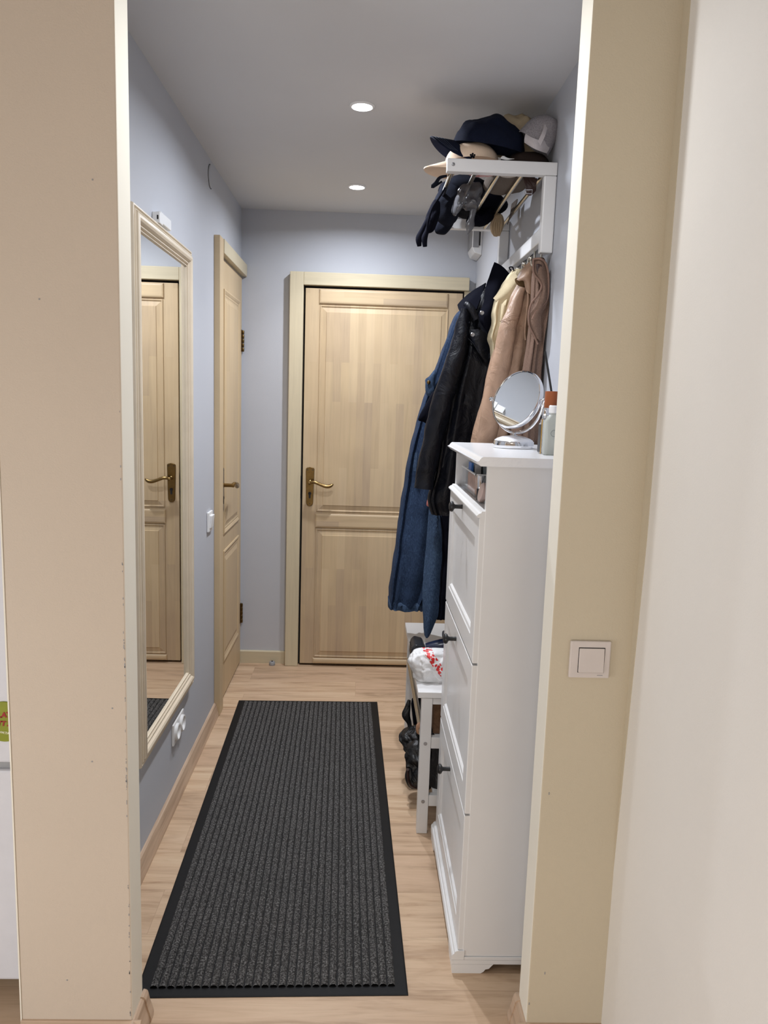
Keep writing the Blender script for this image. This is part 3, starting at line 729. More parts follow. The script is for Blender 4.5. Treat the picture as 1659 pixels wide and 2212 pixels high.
# ------------------------------------------------------------------ bottles on the cabinet
def rbottle(name, lab, c, wx, wy, h, mat, neck, capmat, rot=0, label_ring=False):
    t = thing(name, lab, 'bottle', c); X = Matrix.Translation(c) @ Matrix.Rotation(rot, 4, 'Z')
    def ring(sx, sy, z, rr=.006, n=6):
        pts = []
        for qx, qy, a0 in ((1, 1, 0), (-1, 1, 90), (-1, -1, 180), (1, -1, 270)):
            r = min(rr, sx*.95, sy*.95)
            for k in range(n):
                a = math.radians(a0+90*k/(n-1)); pts.append(X@Vector((qx*(sx-r)+r*math.cos(a), qy*(sy-r)+r*math.sin(a), z)))
        return pts
    hx, hy = wx/2, wy/2
    R = [ring(hx-.003, hy-.003, 0), ring(hx, hy, .003), ring(hx, hy, h*.78), ring(hx-.002, hy-.002, h*.83), ring(hx*.6, min(hy*.8, hx*.6), h*.92), ring(neck, neck, h*.955, neck), ring(neck, neck, h, neck)]
    make('body', G().rings(R), mat, root=t, smooth=35)
    make('cap', G().lathe([(neck*1.15, h), (neck*1.2, h+.003), (neck*1.2, h+.017), (neck, h+.019), (0, h+.019)], X, 24), capmat, root=t, smooth=40)
    return t, X
t, X = rbottle('toner_bottle', 'frosted square bottle with a ring emblem beside the chrome mirror', (.4745, 1.918, 1.34), .040, .026, .105, M['frost'], .009, M['wplastic'], .1)
Q = X @ Matrix.Translation((.001, -.0132, .055)) @ Matrix.Rotation(math.pi/2, 4, 'X')
make('ring_emblem', G().lathe([(.0085, 0), (.0085, .0006), (.0075, .0006), (.0075, 0)], Q, 32, False), M['greycase'], root=t)
t, X = rbottle('perfume_bottle', 'slim clear bottle with gold edges behind the frosted bottle', (.466, 1.962, 1.34), .022, .034, .098, M['glass'], .008, M['chrome'], .1)
make('gold_edge', G().obox(X@Vector((-.0115, -.012, .045)), .0015, .004, .088, Matrix.Rotation(.1, 3, 'Z')), M['gold'], root=t)
M['greydark'] = plain('dark_label', (.03, .03, .035), .4)
make('side_label', G().obox(X@Vector((-.0115, .003, .040)), .001, .02, .07, Matrix.Rotation(.1, 3, 'Z')), M['greydark'], root=t)
t = thing('copper_tube', 'slim copper coloured tube standing in front of the frosted bottle', 'tube', (.470, 1.835, 1.34))
make('tube_body', G().lathe([(.0055, 0), (.0055, .085), (.005, .087)], Matrix.Translation((.470, 1.835, 1.34)), 20), M['copper'], root=t, smooth=40)
make('cap', G().lathe([(.0052, .087), (.0052, .100), (.003, .103), (0, .103)], Matrix.Translation((.470, 1.835, 1.34)), 20), M['greycase'], root=t, smooth=40)
rd = thing('reed_diffuser', 'reed diffuser with reddish wooden collar and black stick', 'diffuser', (.492, 2.005, 1.34))
X = Matrix.Translation((.492, 2.005, 1.34))
make('jar', G().lathe([(.024, 0), (.027, .003), (.027, .085), (.020, .098), (.014, .102), (.014, .108)], X, 32), M['glass'], root=rd, smooth=40)
make('wooden_collar', G().lathe([(.0195, .106), (.020, .108), (.020, .158), (.019, .160), (.006, .160)], X, 28), M['cherry'], root=rd, smooth=40)
make('reed', G().tube([X@Vector((.006, 0, .03)), X@Vector((-.004, 0, .160)), X@Vector((-.022, .02, .262))], .0030, 8), M['black'], root=rd, smooth=50)

# ------------------------------------------------------------------ hat rack
HY0, HY1 = 2.42, 3.215; T = .030
rk = thing('hat_rack', 'white wall hat rack with metal bars, full of caps and scarves', 'coat rack', (XR, (HY0+HY1)/2, 1.925))
for y in (HY0, HY1-T):
    g = G().box(.232, XR-.001, y, y+T, 2.150, 2.188); make('bracket_arm', g, M['white'], root=rk, bev=.003)
    g = G().box(XR-.040, XR-.001, y, y+T, 1.925, 2.1495); make('bracket_post', g, M['white'], root=rk, bev=.004)
for x in (.250, .322, .394, .466, .530):
    make('bar', G().tube([(x, HY0+T-.004, 2.158), (x, HY1-T+.004, 2.158)], .0068, 14), M['steel'], root=rk, smooth=50)
make('hook_rail', G().box(XR-.036, XR-.014, HY0+T, HY1-T, 1.962, 2.006), M['white'], root=rk, bev=.003)
make('screw', G().lathe([(.0055, 0), (.005, .0015), (.003, .0018), (.0025, .0005), (0, .0005)], Matrix.Translation((.250, HY0, 2.170)) @ Matrix.Rotation(math.pi/2, 4, 'X'), 20), M['screw'], root=rk, smooth=30)
HKY = [2.50, 2.60, 2.70, 2.80, 2.90, 3.00, 3.10]
for y in HKY:
    g = G().tube([(XR-.018, y, 1.970), (XR-.018, y, 1.920), (XR-.020, y, 1.900), (XR-.034, y, 1.892), (XR-.046, y, 1.902), (XR-.050, y, 1.918)], .0042, 10, sub=3)
    g.lathe([(.004, -.004), (.0075, 0), (.0075, .006), (.004, .009), (0, .0095)], Matrix.Translation((XR-.050, y, 1.918)), 14)
    make('hook', g, M['steel'], root=rk, smooth=50)

# ------------------------------------------------------------------ soft things: builders
def loft(rows, n=56, lev=70, amp=.012, folds=5, seed=1, sq=3.0, wr=.004, taper_top=True):
    """rows: (v, u_left, u_right, y_centre, half_depth) down the hanging garment -> closed cloth volume with vertical folds"""
    P = [at(r[1], r[0], r[3]) for r in rows]; Q = [at(r[2], r[0], r[3]) for r in rows]
    C = [(a+b)/2 for a, b in zip(P, Q)]; H = [(b-a)/2 for a, b in zip(P, Q)]; Y = [r[4] for r in rows]
    k = max(2, lev//(len(rows)-1)); C2, Y2 = spl(C, Y, k); H2, _ = spl(H, Y, k); rings = []
    L = len(C2)
    for i in range(L):
        t = i/(L-1); ring = []
        for j in range(n):
            a = 2*math.pi*j/n; ca, sa = math.cos(a), math.sin(a)
            px = math.copysign(abs(ca)**(2/sq), ca); py = math.copysign(abs(sa)**(2/sq), sa)
            am = amp*min(1, t*3+.15)
            ph = seed*1.7 + 1.4*t
            rip = am*(math.sin(folds*math.pi*px+ph) + .5*math.sin((folds*1.9)*math.pi*px-ph*1.3))
            p = C2[i] + H2[i]*px + Vector((0, 1, 0))*(Y2[i]*py)
            if abs(py) > .05: p = p + Vector((0, math.copysign(rip, py)*min(1, abs(py)*2), 0))
            w_ = nz(p, 14, seed)*wr*2 + nz(p, 40, seed+3)*wr*.6
            p = p + Vector((w_*.6*px, w_*py, 0))
            ring.append(p)
        rings.append(ring)
    # close the top and bottom gently
    def shrink(r, f, dz): c = sum(r, Vector())/len(r); return [c+(q-c)*f+Vector((0, 0, dz)) for q in r]
    rings = [shrink(rings[0], .3, .008), shrink(rings[0], .75, .006)] + rings + [shrink(rings[-1], .93, .004), shrink(rings[-1], .90, .03)]
    return G().rings(rings)
def pillow(outline, y, t, seed=1, wr=.003, nr=10, sub=4, ws=30, tilt=0):
    """closed soft volume whose outline (u, v[, y]) lies round depth y, thickness 2t"""
    pts = [at(o[0], o[1], o[2] if len(o) > 2 else y) for o in outline]; n0 = len(pts); pts2 = []
    for i in range(n0):
        q = [pts[(i-1) % n0], pts[i], pts[(i+1) % n0], pts[(i+2) % n0]]
        for k in range(sub): pts2.append(cr(*q, k/sub))
    c = sum(pts2, Vector())/len(pts2); n = len(pts2); rings = []
    for side in (-1, 1):
        rs = []
        for k in range(nr+1):
            s = math.sin(math.pi/2*k/nr)        # 0 centre .. 1 edge
            h = t*math.cos(math.pi/2*k/nr)**.8 if k < nr else 0
            ring = []
            for p in pts2:
                q = c+(p-c)*max(s, .001); q = q + Vector((0, side*h, 0))
                w_ = nz(q, ws, seed)*wr*2+nz(q, ws*2.5, seed+5)*wr
                q = q + Vector((w_*.5, side*w_ if k < nr else w_*.3, w_*.5)); ring.append(q)
            rs.append(ring)
        rings += rs if side == -1 else rs[::-1][1:]
    return G().rings(rings)
def sheet(grid, th, sub=6, seed=1, wr=.001):
    """cloth sheet through a grid of (u, v, y) control points, real thickness th"""
    P = [[at(*p) for p in row] for row in grid]
    def ref(row):
        A, _ = spl(row, [0]*len(row), sub); return A
    P = [ref(r) for r in P]; cols = list(zip(*P)); cols = [ref(list(c)) for c in cols]; P = list(zip(*cols))
    nr, nc = len(P), len(P[0]); top = []; bot = []
    for i in range(nr):
        for j in range(nc):
            du = P[i][min(j+1, nc-1)]-P[i][max(j-1, 0)]; dv = P[min(i+1, nr-1)][j]-P[max(i-1, 0)][j]
            nm = du.cross(dv); nm = nm.normalized() if nm.length > 1e-9 else Vector((0, -1, 0))
            w_ = nz(P[i][j], 35, seed)*wr*2
            top.append(P[i][j]+nm*(th/2+w_)); bot.append(P[i][j]-nm*(th/2-w_))
    n = nr*nc; f = []
    for i in range(nr-1):
        for j in range(nc-1):
            a = i*nc+j; f.append((a, a+1, a+nc+1, a+nc)); f.append((n+a, n+a+nc, n+a+nc+1, n+a+1))
    for j in range(nc-1):
        f.append((j, n+j, n+j+1, j+1)); a = (nr-1)*nc+j; f.append((a, a+1, n+a+1, n+a))
    for i in range(nr-1):
        a = i*nc; f.append((a, a+nc, n+a+nc, n+a)); a = i*nc+nc-1; f.append((a, n+a, n+a+nc, a+nc))
    return G().add(top+bot, f)
def ptube(path, rad, **k):
    return G().tube([at(*p) for p in path], rad, **k)

# ------------------------------------------------------------------ coats
# denim coat, farthest along the rail
GY = .03
dc = thing('denim_coat', 'long blue denim coat hanging nearest the far door', 'coat', (.52, 3.05, 1.9))
make('coat_body', loft([(662, 1004, 1045, 3.06, .03), (684, 982, 1030, 3.06, .05), (735, 962, 1020, 3.06, .055), (781, 946, 1010, 3.06, .06), (868, 913, 1000, 3.05, .06), (915, 899, 990, 3.04, .06), (1000, 880, 985, 3.03, .065), (1105, 863, 975, 3.02, .07), (1200, 851, 960, 3.0, .075), (1265, 843, 945, 3.0, .075), (1305, 839, 925, 3.0, .07)], folds=3.2, amp=.020, seed=2, lev=80), M['denim'], root=dc, smooth=80)
make('hem', loft([(1291, 839.5, 930.5, 3.0, .076), (1300, 838.5, 928, 3.0, .076), (1308, 838.5, 925, 3.0, .075)], folds=3.2, amp=.020, seed=2, lev=12, wr=.006), M['denim2'], root=dc, smooth=80)
make('front_placket', sheet([[(928, 1090, 2.90), (945, 1090, 2.88), (966, 1092, 2.90)], [(922, 1170, 2.89), (942, 1170, 2.86), (962, 1172, 2.89)], [(915, 1250, 2.88), (936, 1252, 2.85), (956, 1252, 2.88)], [(914, 1310, 2.87), (930, 1315, 2.84), (950, 1312, 2.87)], [(918, 1372, 2.86), (923, 1378, 2.845), (932, 1360, 2.86)]], .006), M['denim2'], root=dc, smooth=70)
pk = [(934, 1105, 2.872), (932, 1160, 2.862), (930, 1220, 2.852), (927, 1280, 2.842), (924, 1330, 2.835), (920, 1370, 2.84)]
make('puckered_seam', G().tube([at(u+5+(1.6 if k % 2 else -1.6), v, y-.004) for k, (u, v, y) in enumerate([(940-(i*.35), 1105+i*6, 2.872-i*.0007) for i in range(40)])], .0024, 8), M['denim2'], root=dc, smooth=60)
make('pocket_flap', pillow([(918, 822), (928, 812), (940, 800), (938, 842), (930, 856), (921, 850)], 2.97, .012, seed=8), M['denim2'], root=dc, smooth=70)
make('button', G().lathe([(.0075, 0), (.0075, .003), (.004, .005), (0, .005)], Matrix.Translation(at(926, 826, 2.955)) @ Matrix.Rotation(math.pi/2, 4, 'X'), 16), M['bronze'], root=dc, smooth=40)
make('side_tab', sheet([[(897, 978, 2.93), (903, 976, 2.925)], [(894, 995, 2.93), (901, 997, 2.925)], [(893, 1017, 2.93), (899, 1018, 2.925)]], .004), M['denim2'], root=dc, smooth=60)
GY = .0
# black long coat between
bc = thing('black_coat', 'long black coat hanging between the denim coat and the leather jacket', 'coat', (.5, 2.93, 1.85))
make('coat_body', loft([(680, 1015, 1060, 2.93, .02), (780, 985, 1060, 2.93, .024), (900, 945, 1050, 2.93, .026), (1050, 932, 1030, 2.93, .026), (1150, 950, 1025, 2.93, .028), (1250, 946, 1020, 2.92, .028), (1335, 940, 1005, 2.92, .028)], folds=4, amp=.007, seed=5), M['bfelt'], root=bc, smooth=80)
make('sleeve_cuff', pillow([(938, 845), (920, 872), (903, 905), (913, 911), (930, 916), (945, 880)], 2.915, .022, seed=6, wr=.001), M['bfelt'], root=bc, smooth=70)
o = make('pink_scarf', pillow([(931, 1056), (937, 1062), (934, 1090), (928, 1094), (921, 1090), (925, 1074)], 2.86, .008, seed=9, wr=.002), M['pink'], smooth=70); tag(o, 'pink cloth end peeping out below the black sleeve', 'scarf')
# black leather jacket
lj = thing('leather_jacket', 'black leather biker jacket with snap buttons and wide collar', 'jacket', (.5, 2.83, 1.9))
make('jacket_body', loft([(612, 1056, 1082, 2.84, .015), (648, 1022, 1085, 2.83, .035), (690, 1000, 1080, 2.82, .045), (760, 990, 1072, 2.81, .05), (830, 972, 1060, 2.80, .05), (905, 955, 1050, 2.80, .05), (1000, 940, 1040, 2.79, .05), (1070, 925, 1030, 2.79, .05), (1110, 932, 1025, 2.79, .045)], folds=4.4, amp=.010, seed=3, wr=.005), M['bleather'], root=lj, smooth=80)
gs = ptube([(1005, 668, 2.755), (994, 735, 2.745), (977, 800, 2.735), (957, 860, 2.73), (940, 930, 2.73), (924, 1000, 2.73), (917, 1055, 2.73)], [.018, .030, .034, .036, .036, .036, .035], seg=20, flat=.85, sub=6)
gs.v = [p + Vector((nz(p, 22, 4), nz(p, 22, 9), 0))*.007 for p in gs.v]
sl = make('sleeve', gs, M['bleather'], root=lj, smooth=80)
make('shoulder_strap', ptube([(1005, 655, 2.735), (1017, 664, 2.722), (1030, 690, 2.72)], [.011, .012, .010], seg=10, flat=.4, sub=4), M['bleather'], root=lj, smooth=60)
# collar: tall black stand and far-side lapel
make('collar', sheet([[(1068, 567, 2.80), (1082, 575, 2.79), (1100, 592, 2.80)], [(1051, 618, 2.77), (1072, 622, 2.745), (1088, 636, 2.76)], [(1046, 655, 2.755), (1060, 662, 2.73), (1074, 672, 2.75)], [(1035, 676, 2.745), (1050, 690, 2.725), (1066, 700, 2.745)], [(1036, 690, 2.745), (1050, 714, 2.735), (1057, 728, 2.745)]], .007), M['bfelt'], root=lj, smooth=70)
make('lapel', sheet([[(1050, 612, 2.84), (1040, 640, 2.80), (1030, 668, 2.77)], [(1015, 634, 2.84), (1012, 652, 2.80), (1008, 672, 2.77)], [(989, 660, 2.84), (991, 668, 2.81), (996, 676, 2.78)]], .006), M['bfelt'], root=lj, smooth=70)
make('lapel_flap', sheet([[(1014, 712, 2.742), (1034, 712, 2.728), (1052, 722, 2.735)], [(1016, 728, 2.738), (1034, 745, 2.722), (1054, 756, 2.73)], [(1028, 752, 2.735), (1040, 768, 2.722), (1055, 776, 2.728)], [(1048, 776, 2.73), (1051, 780, 2.726), (1055, 782, 2.728)]], .006), M['bleather'], root=lj, smooth=70)
make('piping', ptube([(1006, 727, 2.738), (1022, 742, 2.728), (1036, 764, 2.722), (1050, 782, 2.724)], .0022, seg=8, sub=4), M['bleather'], root=lj, smooth=60)
for u, v in ((1041, 676), (1021, 723)):
    make('snap_button', G().lathe([(.0078, 0), (.0078, .003), (.006, .005), (.0035, .0045), (0, .0045)], Matrix.Translation(at(u, v, 2.722)) @ Matrix.Rotation(math.pi/2, 4, 'X'), 20), M['screw'], root=lj, smooth=40)
# cream jacket
GY = -.03
cj = thing('cream_jacket', 'cream cotton jacket hanging between the black leather and the tan coat', 'jacket', (.5, 2.72, 1.9))
gcj = loft([(586, 1105, 1130, 2.72, .012), (610, 1088, 1128, 2.715, .028), (640, 1072, 1122, 2.71, .034), (672, 1064, 1112, 2.705, .036), (700, 1062, 1100, 2.70, .036), (728, 1056, 1088, 2.70, .034), (760, 1062, 1080, 2.70, .025), (860, 1050, 1085, 2.70, .025)], folds=2.2, amp=.010, seed=11, wr=.006, sq=2.4)
make('jacket_body', gcj, M['creamcloth'], root=cj, smooth=80)
make('collar_fold', sheet([[(1112, 588, 2.68), (1098, 604, 2.675), (1084, 622, 2.675), (1066, 645, 2.68)], [(1120, 604, 2.665), (1106, 620, 2.655), (1092, 634, 2.66), (1072, 650, 2.67)], [(1122, 620, 2.67), (1110, 636, 2.66), (1098, 650, 2.665), (1080, 660, 2.675)]], .005), M['creamcloth'], root=cj, smooth=70)
make('hook_loop', ptube([(1104, 585, 2.71), (1100, 578, 2.71), (1107, 577, 2.71), (1110, 585, 2.71)], .0022, seg=8, sub=4), M['bfelt'], root=cj, smooth=60)
# tan leather coat
GY = -.045
tc = thing('tan_leather_coat', 'tan leather coat hanging behind the round vanity mirror', 'coat', (.5, 2.62, 1.9))
make('coat_body', loft([(572, 1142, 1156, 2.62, .012), (600, 1124, 1160, 2.615, .022), (650, 1100, 1158, 2.61, .034), (700, 1086, 1150, 2.605, .04), (760, 1066, 1146, 2.60, .045), (830, 1048, 1140, 2.60, .048), (900, 1030, 1130, 2.595, .05), (960, 1018, 1120, 2.59, .05), (1080, 1005, 1110, 2.59, .05), (1200, 1000, 1105, 2.59, .05)], folds=2.0, amp=.013, seed=14, wr=.004, sq=2.4), M['tan'], root=tc, smooth=80)
make('sleeve', (lambda q: (setattr(q, 'v', [p+Vector((nz(p, 20, 2), nz(p, 20, 6), 0))*.005 for p in q.v]), q)[1])(ptube([(1128, 622, 2.565), (1112, 668, 2.555), (1096, 720, 2.548), (1082, 790, 2.545), (1064, 870, 2.545), (1052, 960, 2.545)], [.010, .022, .029, .032, .033, .034], seg=20, flat=.8, sub=6)), M['tan'], root=tc, smooth=80)
make('shoulder_seam', ptube([(1080, 694, 2.55), (1090, 690, 2.535), (1100, 688, 2.523)], .0014, seg=6, sub=4), M['tan'], root=tc)
make('shoulder_seam', ptube([(1096, 686, 2.523), (1108, 680, 2.518), (1120, 686, 2.53)], .0014, seg=6, sub=4), M['tan'], root=tc)
make('collar', sheet([[(1150, 562, 2.60), (1138, 572, 2.585), (1126, 586, 2.575), (1115, 604, 2.575)], [(1153, 574, 2.565), (1143, 586, 2.545), (1132, 598, 2.54), (1120, 606, 2.55)], [(1152, 600, 2.555), (1146, 606, 2.54), (1139, 612, 2.54), (1131, 604, 2.55)], [(1151, 640, 2.555), (1146, 636, 2.545), (1140, 632, 2.545), (1136, 622, 2.555)]], .005), M['tan'], root=tc, smooth=70)
make('collar_lining', pillow([(1112, 603), (1124, 600), (1136, 612), (1132, 620), (1118, 616)], 2.57, .006, seed=3, wr=.001), M['tanlin'], root=tc, smooth=70)
make('lapel_edge', ptube([(1137, 610, 2.55), (1141, 640, 2.55), (1137, 680, 2.55), (1134, 715, 2.55), (1135, 735, 2.55)], .0032, seg=8, sub=6), M['tan'], root=tc, smooth=60)
# taupe wool coat
GY = -.065
wc = thing('taupe_wool_coat', 'taupe wool coat with wavy bound lapel edges, nearest the camera on the rack', 'coat', (.53, 2.52, 1.9))
make('coat_body', loft([(562, 1158, 1176, 2.53, .010), (600, 1150, 1184, 2.525, .022), (660, 1146, 1184, 2.52, .026), (720, 1140, 1176, 2.52, .028), (800, 1128, 1168, 2.52, .03), (880, 1112, 1168, 2.52, .03), (960, 1098, 1166, 2.52, .03), (1100, 1090, 1160, 2.52, .03), (1250, 1086, 1155, 2.52, .03)], folds=1.6, amp=.010, seed=17, wr=.003, sq=2.4), M['taupe'], root=wc, smooth=80)
make('lapel', sheet([[(1152, 562, 2.50), (1166, 560, 2.475), (1180, 572, 2.49)], [(1156, 590, 2.485), (1168, 592, 2.462), (1183, 605, 2.478)], [(1170, 618, 2.478), (1176, 622, 2.462), (1183, 636, 2.478)], [(1156, 655, 2.48), (1168, 658, 2.462), (1179, 660, 2.478)], [(1142, 675, 2.485), (1155, 682, 2.465), (1168, 680, 2.478)], [(1146, 706, 2.485), (1155, 706, 2.465), (1168, 712, 2.478)], [(1158, 730, 2.482), (1163, 732, 2.468), (1168, 738, 2.478)]], .005), M['taupe'], root=wc, smooth=70)
for pth in ([(1152, 560, 2.485), (1153, 590, 2.478), (1165, 606, 2.47), (1170, 620, 2.467), (1160, 640, 2.467), (1148, 656, 2.47), (1142, 680, 2.475), (1144, 705, 2.475), (1154, 726, 2.475), (1162, 744, 2.475)],
            [(1152, 560, 2.485), (1166, 559, 2.468), (1178, 568, 2.475), (1184, 590, 2.475), (1185, 620, 2.475), (1182, 646, 2.475), (1170, 662, 2.467), (1158, 672, 2.465), (1150, 690, 2.466)]):
    make('bound_edge', ptube(pth, .0034, seg=8, sub=6), M['taupedge'], root=wc, smooth=60)
make('collar_shade_patch', pillow([(1158, 572), (1170, 572), (1172, 590), (1163, 596)], 2.468, .004, seed=4, wr=.001), M['brownleather'], root=wc, smooth=60)  # dark piece put in as the shade inside the collar
dk = thing('dark_coat', 'dark coat against the wall behind the taupe wool coat', 'coat', (.55, 2.53, 1.8))
make('coat_body', loft([(700, 1166, 1175, 2.58, .008), (745, 1164, 1175, 2.58, .010), (860, 1158, 1171, 2.58, .010), (960, 1150, 1167, 2.58, .010), (1100, 1145, 1162, 2.58, .010)], folds=2, amp=.003, seed=19), M['bfelt'], root=dk, smooth=80)

GY = 0.0
# ------------------------------------------------------------------ caps and hats on the rack
def cap(name, lab, c, R, r=.088, h=.115, mat=None, brim_len=.075, brim_curve=.035, brim_drop=.02, seed=1, squash=(1, 1, 1), wr=.006, group=None, extra=None, brim_mat=None):
    """R 3x3: local +X is the brim direction, +Z the crown top"""
    t = thing(name, lab, 'cap' if brim_len else 'hat', c, group); c = Vector(c); rings = []
    nb_, nt = 14, 48
    for i in range(nb_+1):
        ph = math.pi/2*i/nb_; ring = []
        for j in range(nt):
            a = 2*math.pi*j/nt
            rr = r*math.cos(ph)**.62 if i < nb_ else .001
            seam = 1-.012*abs(math.cos(3*a))**12
            p = Vector((rr*1.08*math.cos(a)*seam*squash[0], rr*math.sin(a)*seam*squash[1], h*math.sin(ph)**1.1*squash[2]))
            w_ = wr*(nz(p, 16, seed)*1.6+nz(p, 38, seed+2)*.5)*(.3+.7*math.sin(ph)); p = p*(1+w_/r)
            ring.append(c+R@p)
        rings.append(ring)
    inner = [[c+(q-c)*.955 for q in ring] for ring in rings]
    g = G().rings(rings[::-1]+inner, caps=False)
    make('crown', g, mat, root=t, smooth=70)
    make('button', G().lathe([(.007, -.002), (.007, .001), (.004, .004), (0, .0045)], Matrix.Translation(c+R@Vector((0, 0, h*squash[2]))) @ R.to_4x4(), 16), mat, root=t, smooth=60)
    if brim_len:
        top = []; nseg, ns = 24, 8
        for i in range(ns+1):
            s = i/ns; ring = []
            for j in range(nseg+1):
                a = math.radians(-62+124*j/nseg)
                rim = Vector((r*1.06*math.cos(a)*squash[0], r*.99*math.sin(a)*squash[1], 0))
                ext = brim_len*math.sqrt(max(0, 1-(abs(a)/math.radians(63))**2.6))
                p = rim + Vector((ext*s, -.06*rim.y*s, 0))
                p.z = .004 - brim_curve*(p.y/r)**2 - brim_drop*s
                ring.append(p)
            top.append(ring)
        vs = [c+R@p for ring in top for p in ring]+[c+R@(p-Vector((0, 0, .0032))) for ring in top for p in ring]
        n = (ns+1)*(nseg+1); f = []
        for i in range(ns):
            for j in range(nseg):
                a = i*(nseg+1)+j; b = a+nseg+1; f.append((a, a+1, b+1, b)); f.append((n+a, n+b, n+b+1, n+a+1))
        for i in range(ns):
            a = i*(nseg+1); b = a+nseg+1; f.append((a, b, n+b, n+a)); a += nseg; b += nseg; f.append((a, n+a, n+b, b))
        for j in range(nseg):
            f.append((j, n+j, n+j+1, j+1)); a = ns*(nseg+1)+j; f.append((a, a+1, n+a+1, n+a))
        bb = make('brim', G().add(vs, f), brim_mat or mat, root=t, smooth=50)
        for s_ in (.55, .66, .77, .88):   # stitched rows on the brim
            i = int(s_*ns); path = [c+R@(p+Vector((0, 0, .0004))) for p in top[i][3:-3]]
            if seed % 2 == 0: make('stitching', G().tube(path, .0006, 5), M['navyst'], root=t, parent=bb)
    return t, c
M['navyst'] = plain('navy_thread', (.03, .04, .07), .7)
def Rz(a): return Matrix.Rotation(math.radians(a), 3, 'Z')
def Rx(a): return Matrix.Rotation(math.radians(a), 3, 'X')
def Ry(a): return Matrix.Rotation(math.radians(a), 3, 'Y')
G_CAPS = 'caps and hats piled on the hat rack'
tb, cb_ = cap('baseball_cap', 'beige baseball cap with small dark emblem, peak hanging over the rack front', (.318, 2.530, 2.206), Rz(186) @ Ry(3), r=.078, h=.056, mat=M['beigecap'], brim_len=.068, brim_curve=.020, brim_drop=.018, seed=1, group=G_CAPS, wr=.004)
tn, cn_ = cap('baseball_cap', 'navy blue baseball cap with stitched peak, resting on the beige cap', (.372, 2.530, 2.252), Rz(184) @ Rx(-10) @ Ry(-7), r=.090, h=.098, mat=M['navy'], brim_len=.075, brim_curve=.075, brim_drop=.002, seed=2, squash=(1.2, 1, .86), group=G_CAPS, wr=.012)
cap('bucket_hat', 'cream hat with a crease, topmost behind the navy cap', (.468, 2.64, 2.290), Rz(200) @ Rx(6), r=.078, h=.098, mat=M['creamcap'], brim_len=0, seed=3, group=G_CAPS, wr=.014)
tw, cw_ = cap('mesh_cap', 'white mesh backed cap leaning by the wall', at(1151, 312, 2.495), Ry(36) @ Rx(6), r=.054, h=.088, mat=M['meshcap'], brim_len=0, seed=5, squash=(1, .9, 1), group=G_CAPS, wr=.004)
cap('baseball_cap', 'dark brown cap lying low at the wall end of the rack', (.492, 2.520, 2.190), Rz(10), r=.070, h=.048, mat=M['browncap'], brim_len=.0, seed=7, squash=(1, .8, 1), group=G_CAPS)
cap('knitted_hat', 'dark navy beanie squeezed under the white mesh cap', (.474, 2.62, 2.195), Rz(0), r=.060, h=.062, mat=M['navy'], brim_len=0, seed=9, group=G_CAPS)
# emblem on the beige cap: small dark flower-like mark, standing on the crown side
emb = G(); ec = at(1021, 336, 2.452)
for k in range(5):
    a = 2*math.pi*k/5+.3; p = ec+Vector((.0058*math.cos(a), 0, .0048*math.sin(a))); emb.lathe([(.0036, -.001), (.003, .001), (0, .0015)], Matrix.Translation(p) @ Matrix.Rotation(math.pi/2, 4, 'X'), 10)
emb.lathe([(.003, -.001), (.0025, .002), (0, .0025)], Matrix.Translation(ec) @ Matrix.Rotation(math.pi/2, 4, 'X'), 10)
make('emblem', emb, M['bfelt'], root=tb, smooth=60)
# white strap over mesh cap, paper tag
make('strap', sheet([[(1180, 256, 2.46), (1186, 260, 2.465)], [(1171, 285, 2.437), (1179, 289, 2.44)], [(1158, 312, 2.438), (1167, 315, 2.44)]], .003), M['whitecap'], root=tw, smooth=60)
make('band', sheet([[(1136, 290, 2.462), (1160, 302, 2.438), (1188, 304, 2.470)], [(1134, 300, 2.460), (1158, 314, 2.436), (1186, 320, 2.466)], [(1134, 308, 2.462), (1156, 322, 2.440), (1180, 331, 2.468)]], .004), M['whitecap'], root=tw, smooth=60)
o = make('paper_tag', sheet([[(1081, 341, 2.44), (1087, 337, 2.445), (1096, 343, 2.445)], [(1083, 343, 2.44), (1096, 345, 2.44), (1111, 343, 2.44)]], .0012), M['wplastic'], smooth=60); tag(o, 'folded white paper tag on top of the rack arm', 'tag')

# things lying on the bars and hanging down
def soft(name, lab, cat, outline, y, t, mat, seed=1, wr=.004, ws=28, group=None):
    o = make(name, pillow(outline, y, t, seed, wr, ws=ws), mat, smooth=80); return tag(o, lab, cat, group)
def lump(name, lab, cat, c, s, mat, seed=1, wr=.008, group=None, rot=0):
    rings = []
    for i in range(15):
        ph = math.pi*(i/14)-math.pi/2; ring = []
        for j in range(32):
            a = 2*math.pi*j/32+rot; cc = max(.02, abs(math.cos(ph)))**.7
            p = Vector((s[0]*cc*math.cos(a), s[1]*cc*math.sin(a), s[2]*math.sin(ph)))
            w_ = wr*(nz(p, 20, seed)*1.6+nz(p, 55, seed+1)*.5); p = p+p.normalized()*w_
            if p.z < -s[2]*.93: p.z = -s[2]*.93
            ring.append(Vector(c)+p)
        rings.append(ring)
    o = make(name, G().rings(rings), mat, smooth=80); return tag(o, lab, cat, group)
SH = 2.166
lump('folded_scarf', 'dark navy scarf heaped on the rack bars behind the beige cap', 'scarf', (.330, 2.83, SH+.034), (.085, .15, .036), M['darkcloth'], 3)
lump('knit_hat', 'grey knitted hat resting on the middle rack bars', 'hat', (.455, 2.66, SH+.030), (.075, .12, .032), M['greyknit'], 4)
lump('dotted_cloth', 'pink cloth with red dots lying on the rack bars near the front', 'cloth', (.348, 2.505, SH+.010), (.048, .035, .012), M['pinkdots'], 5, .003)
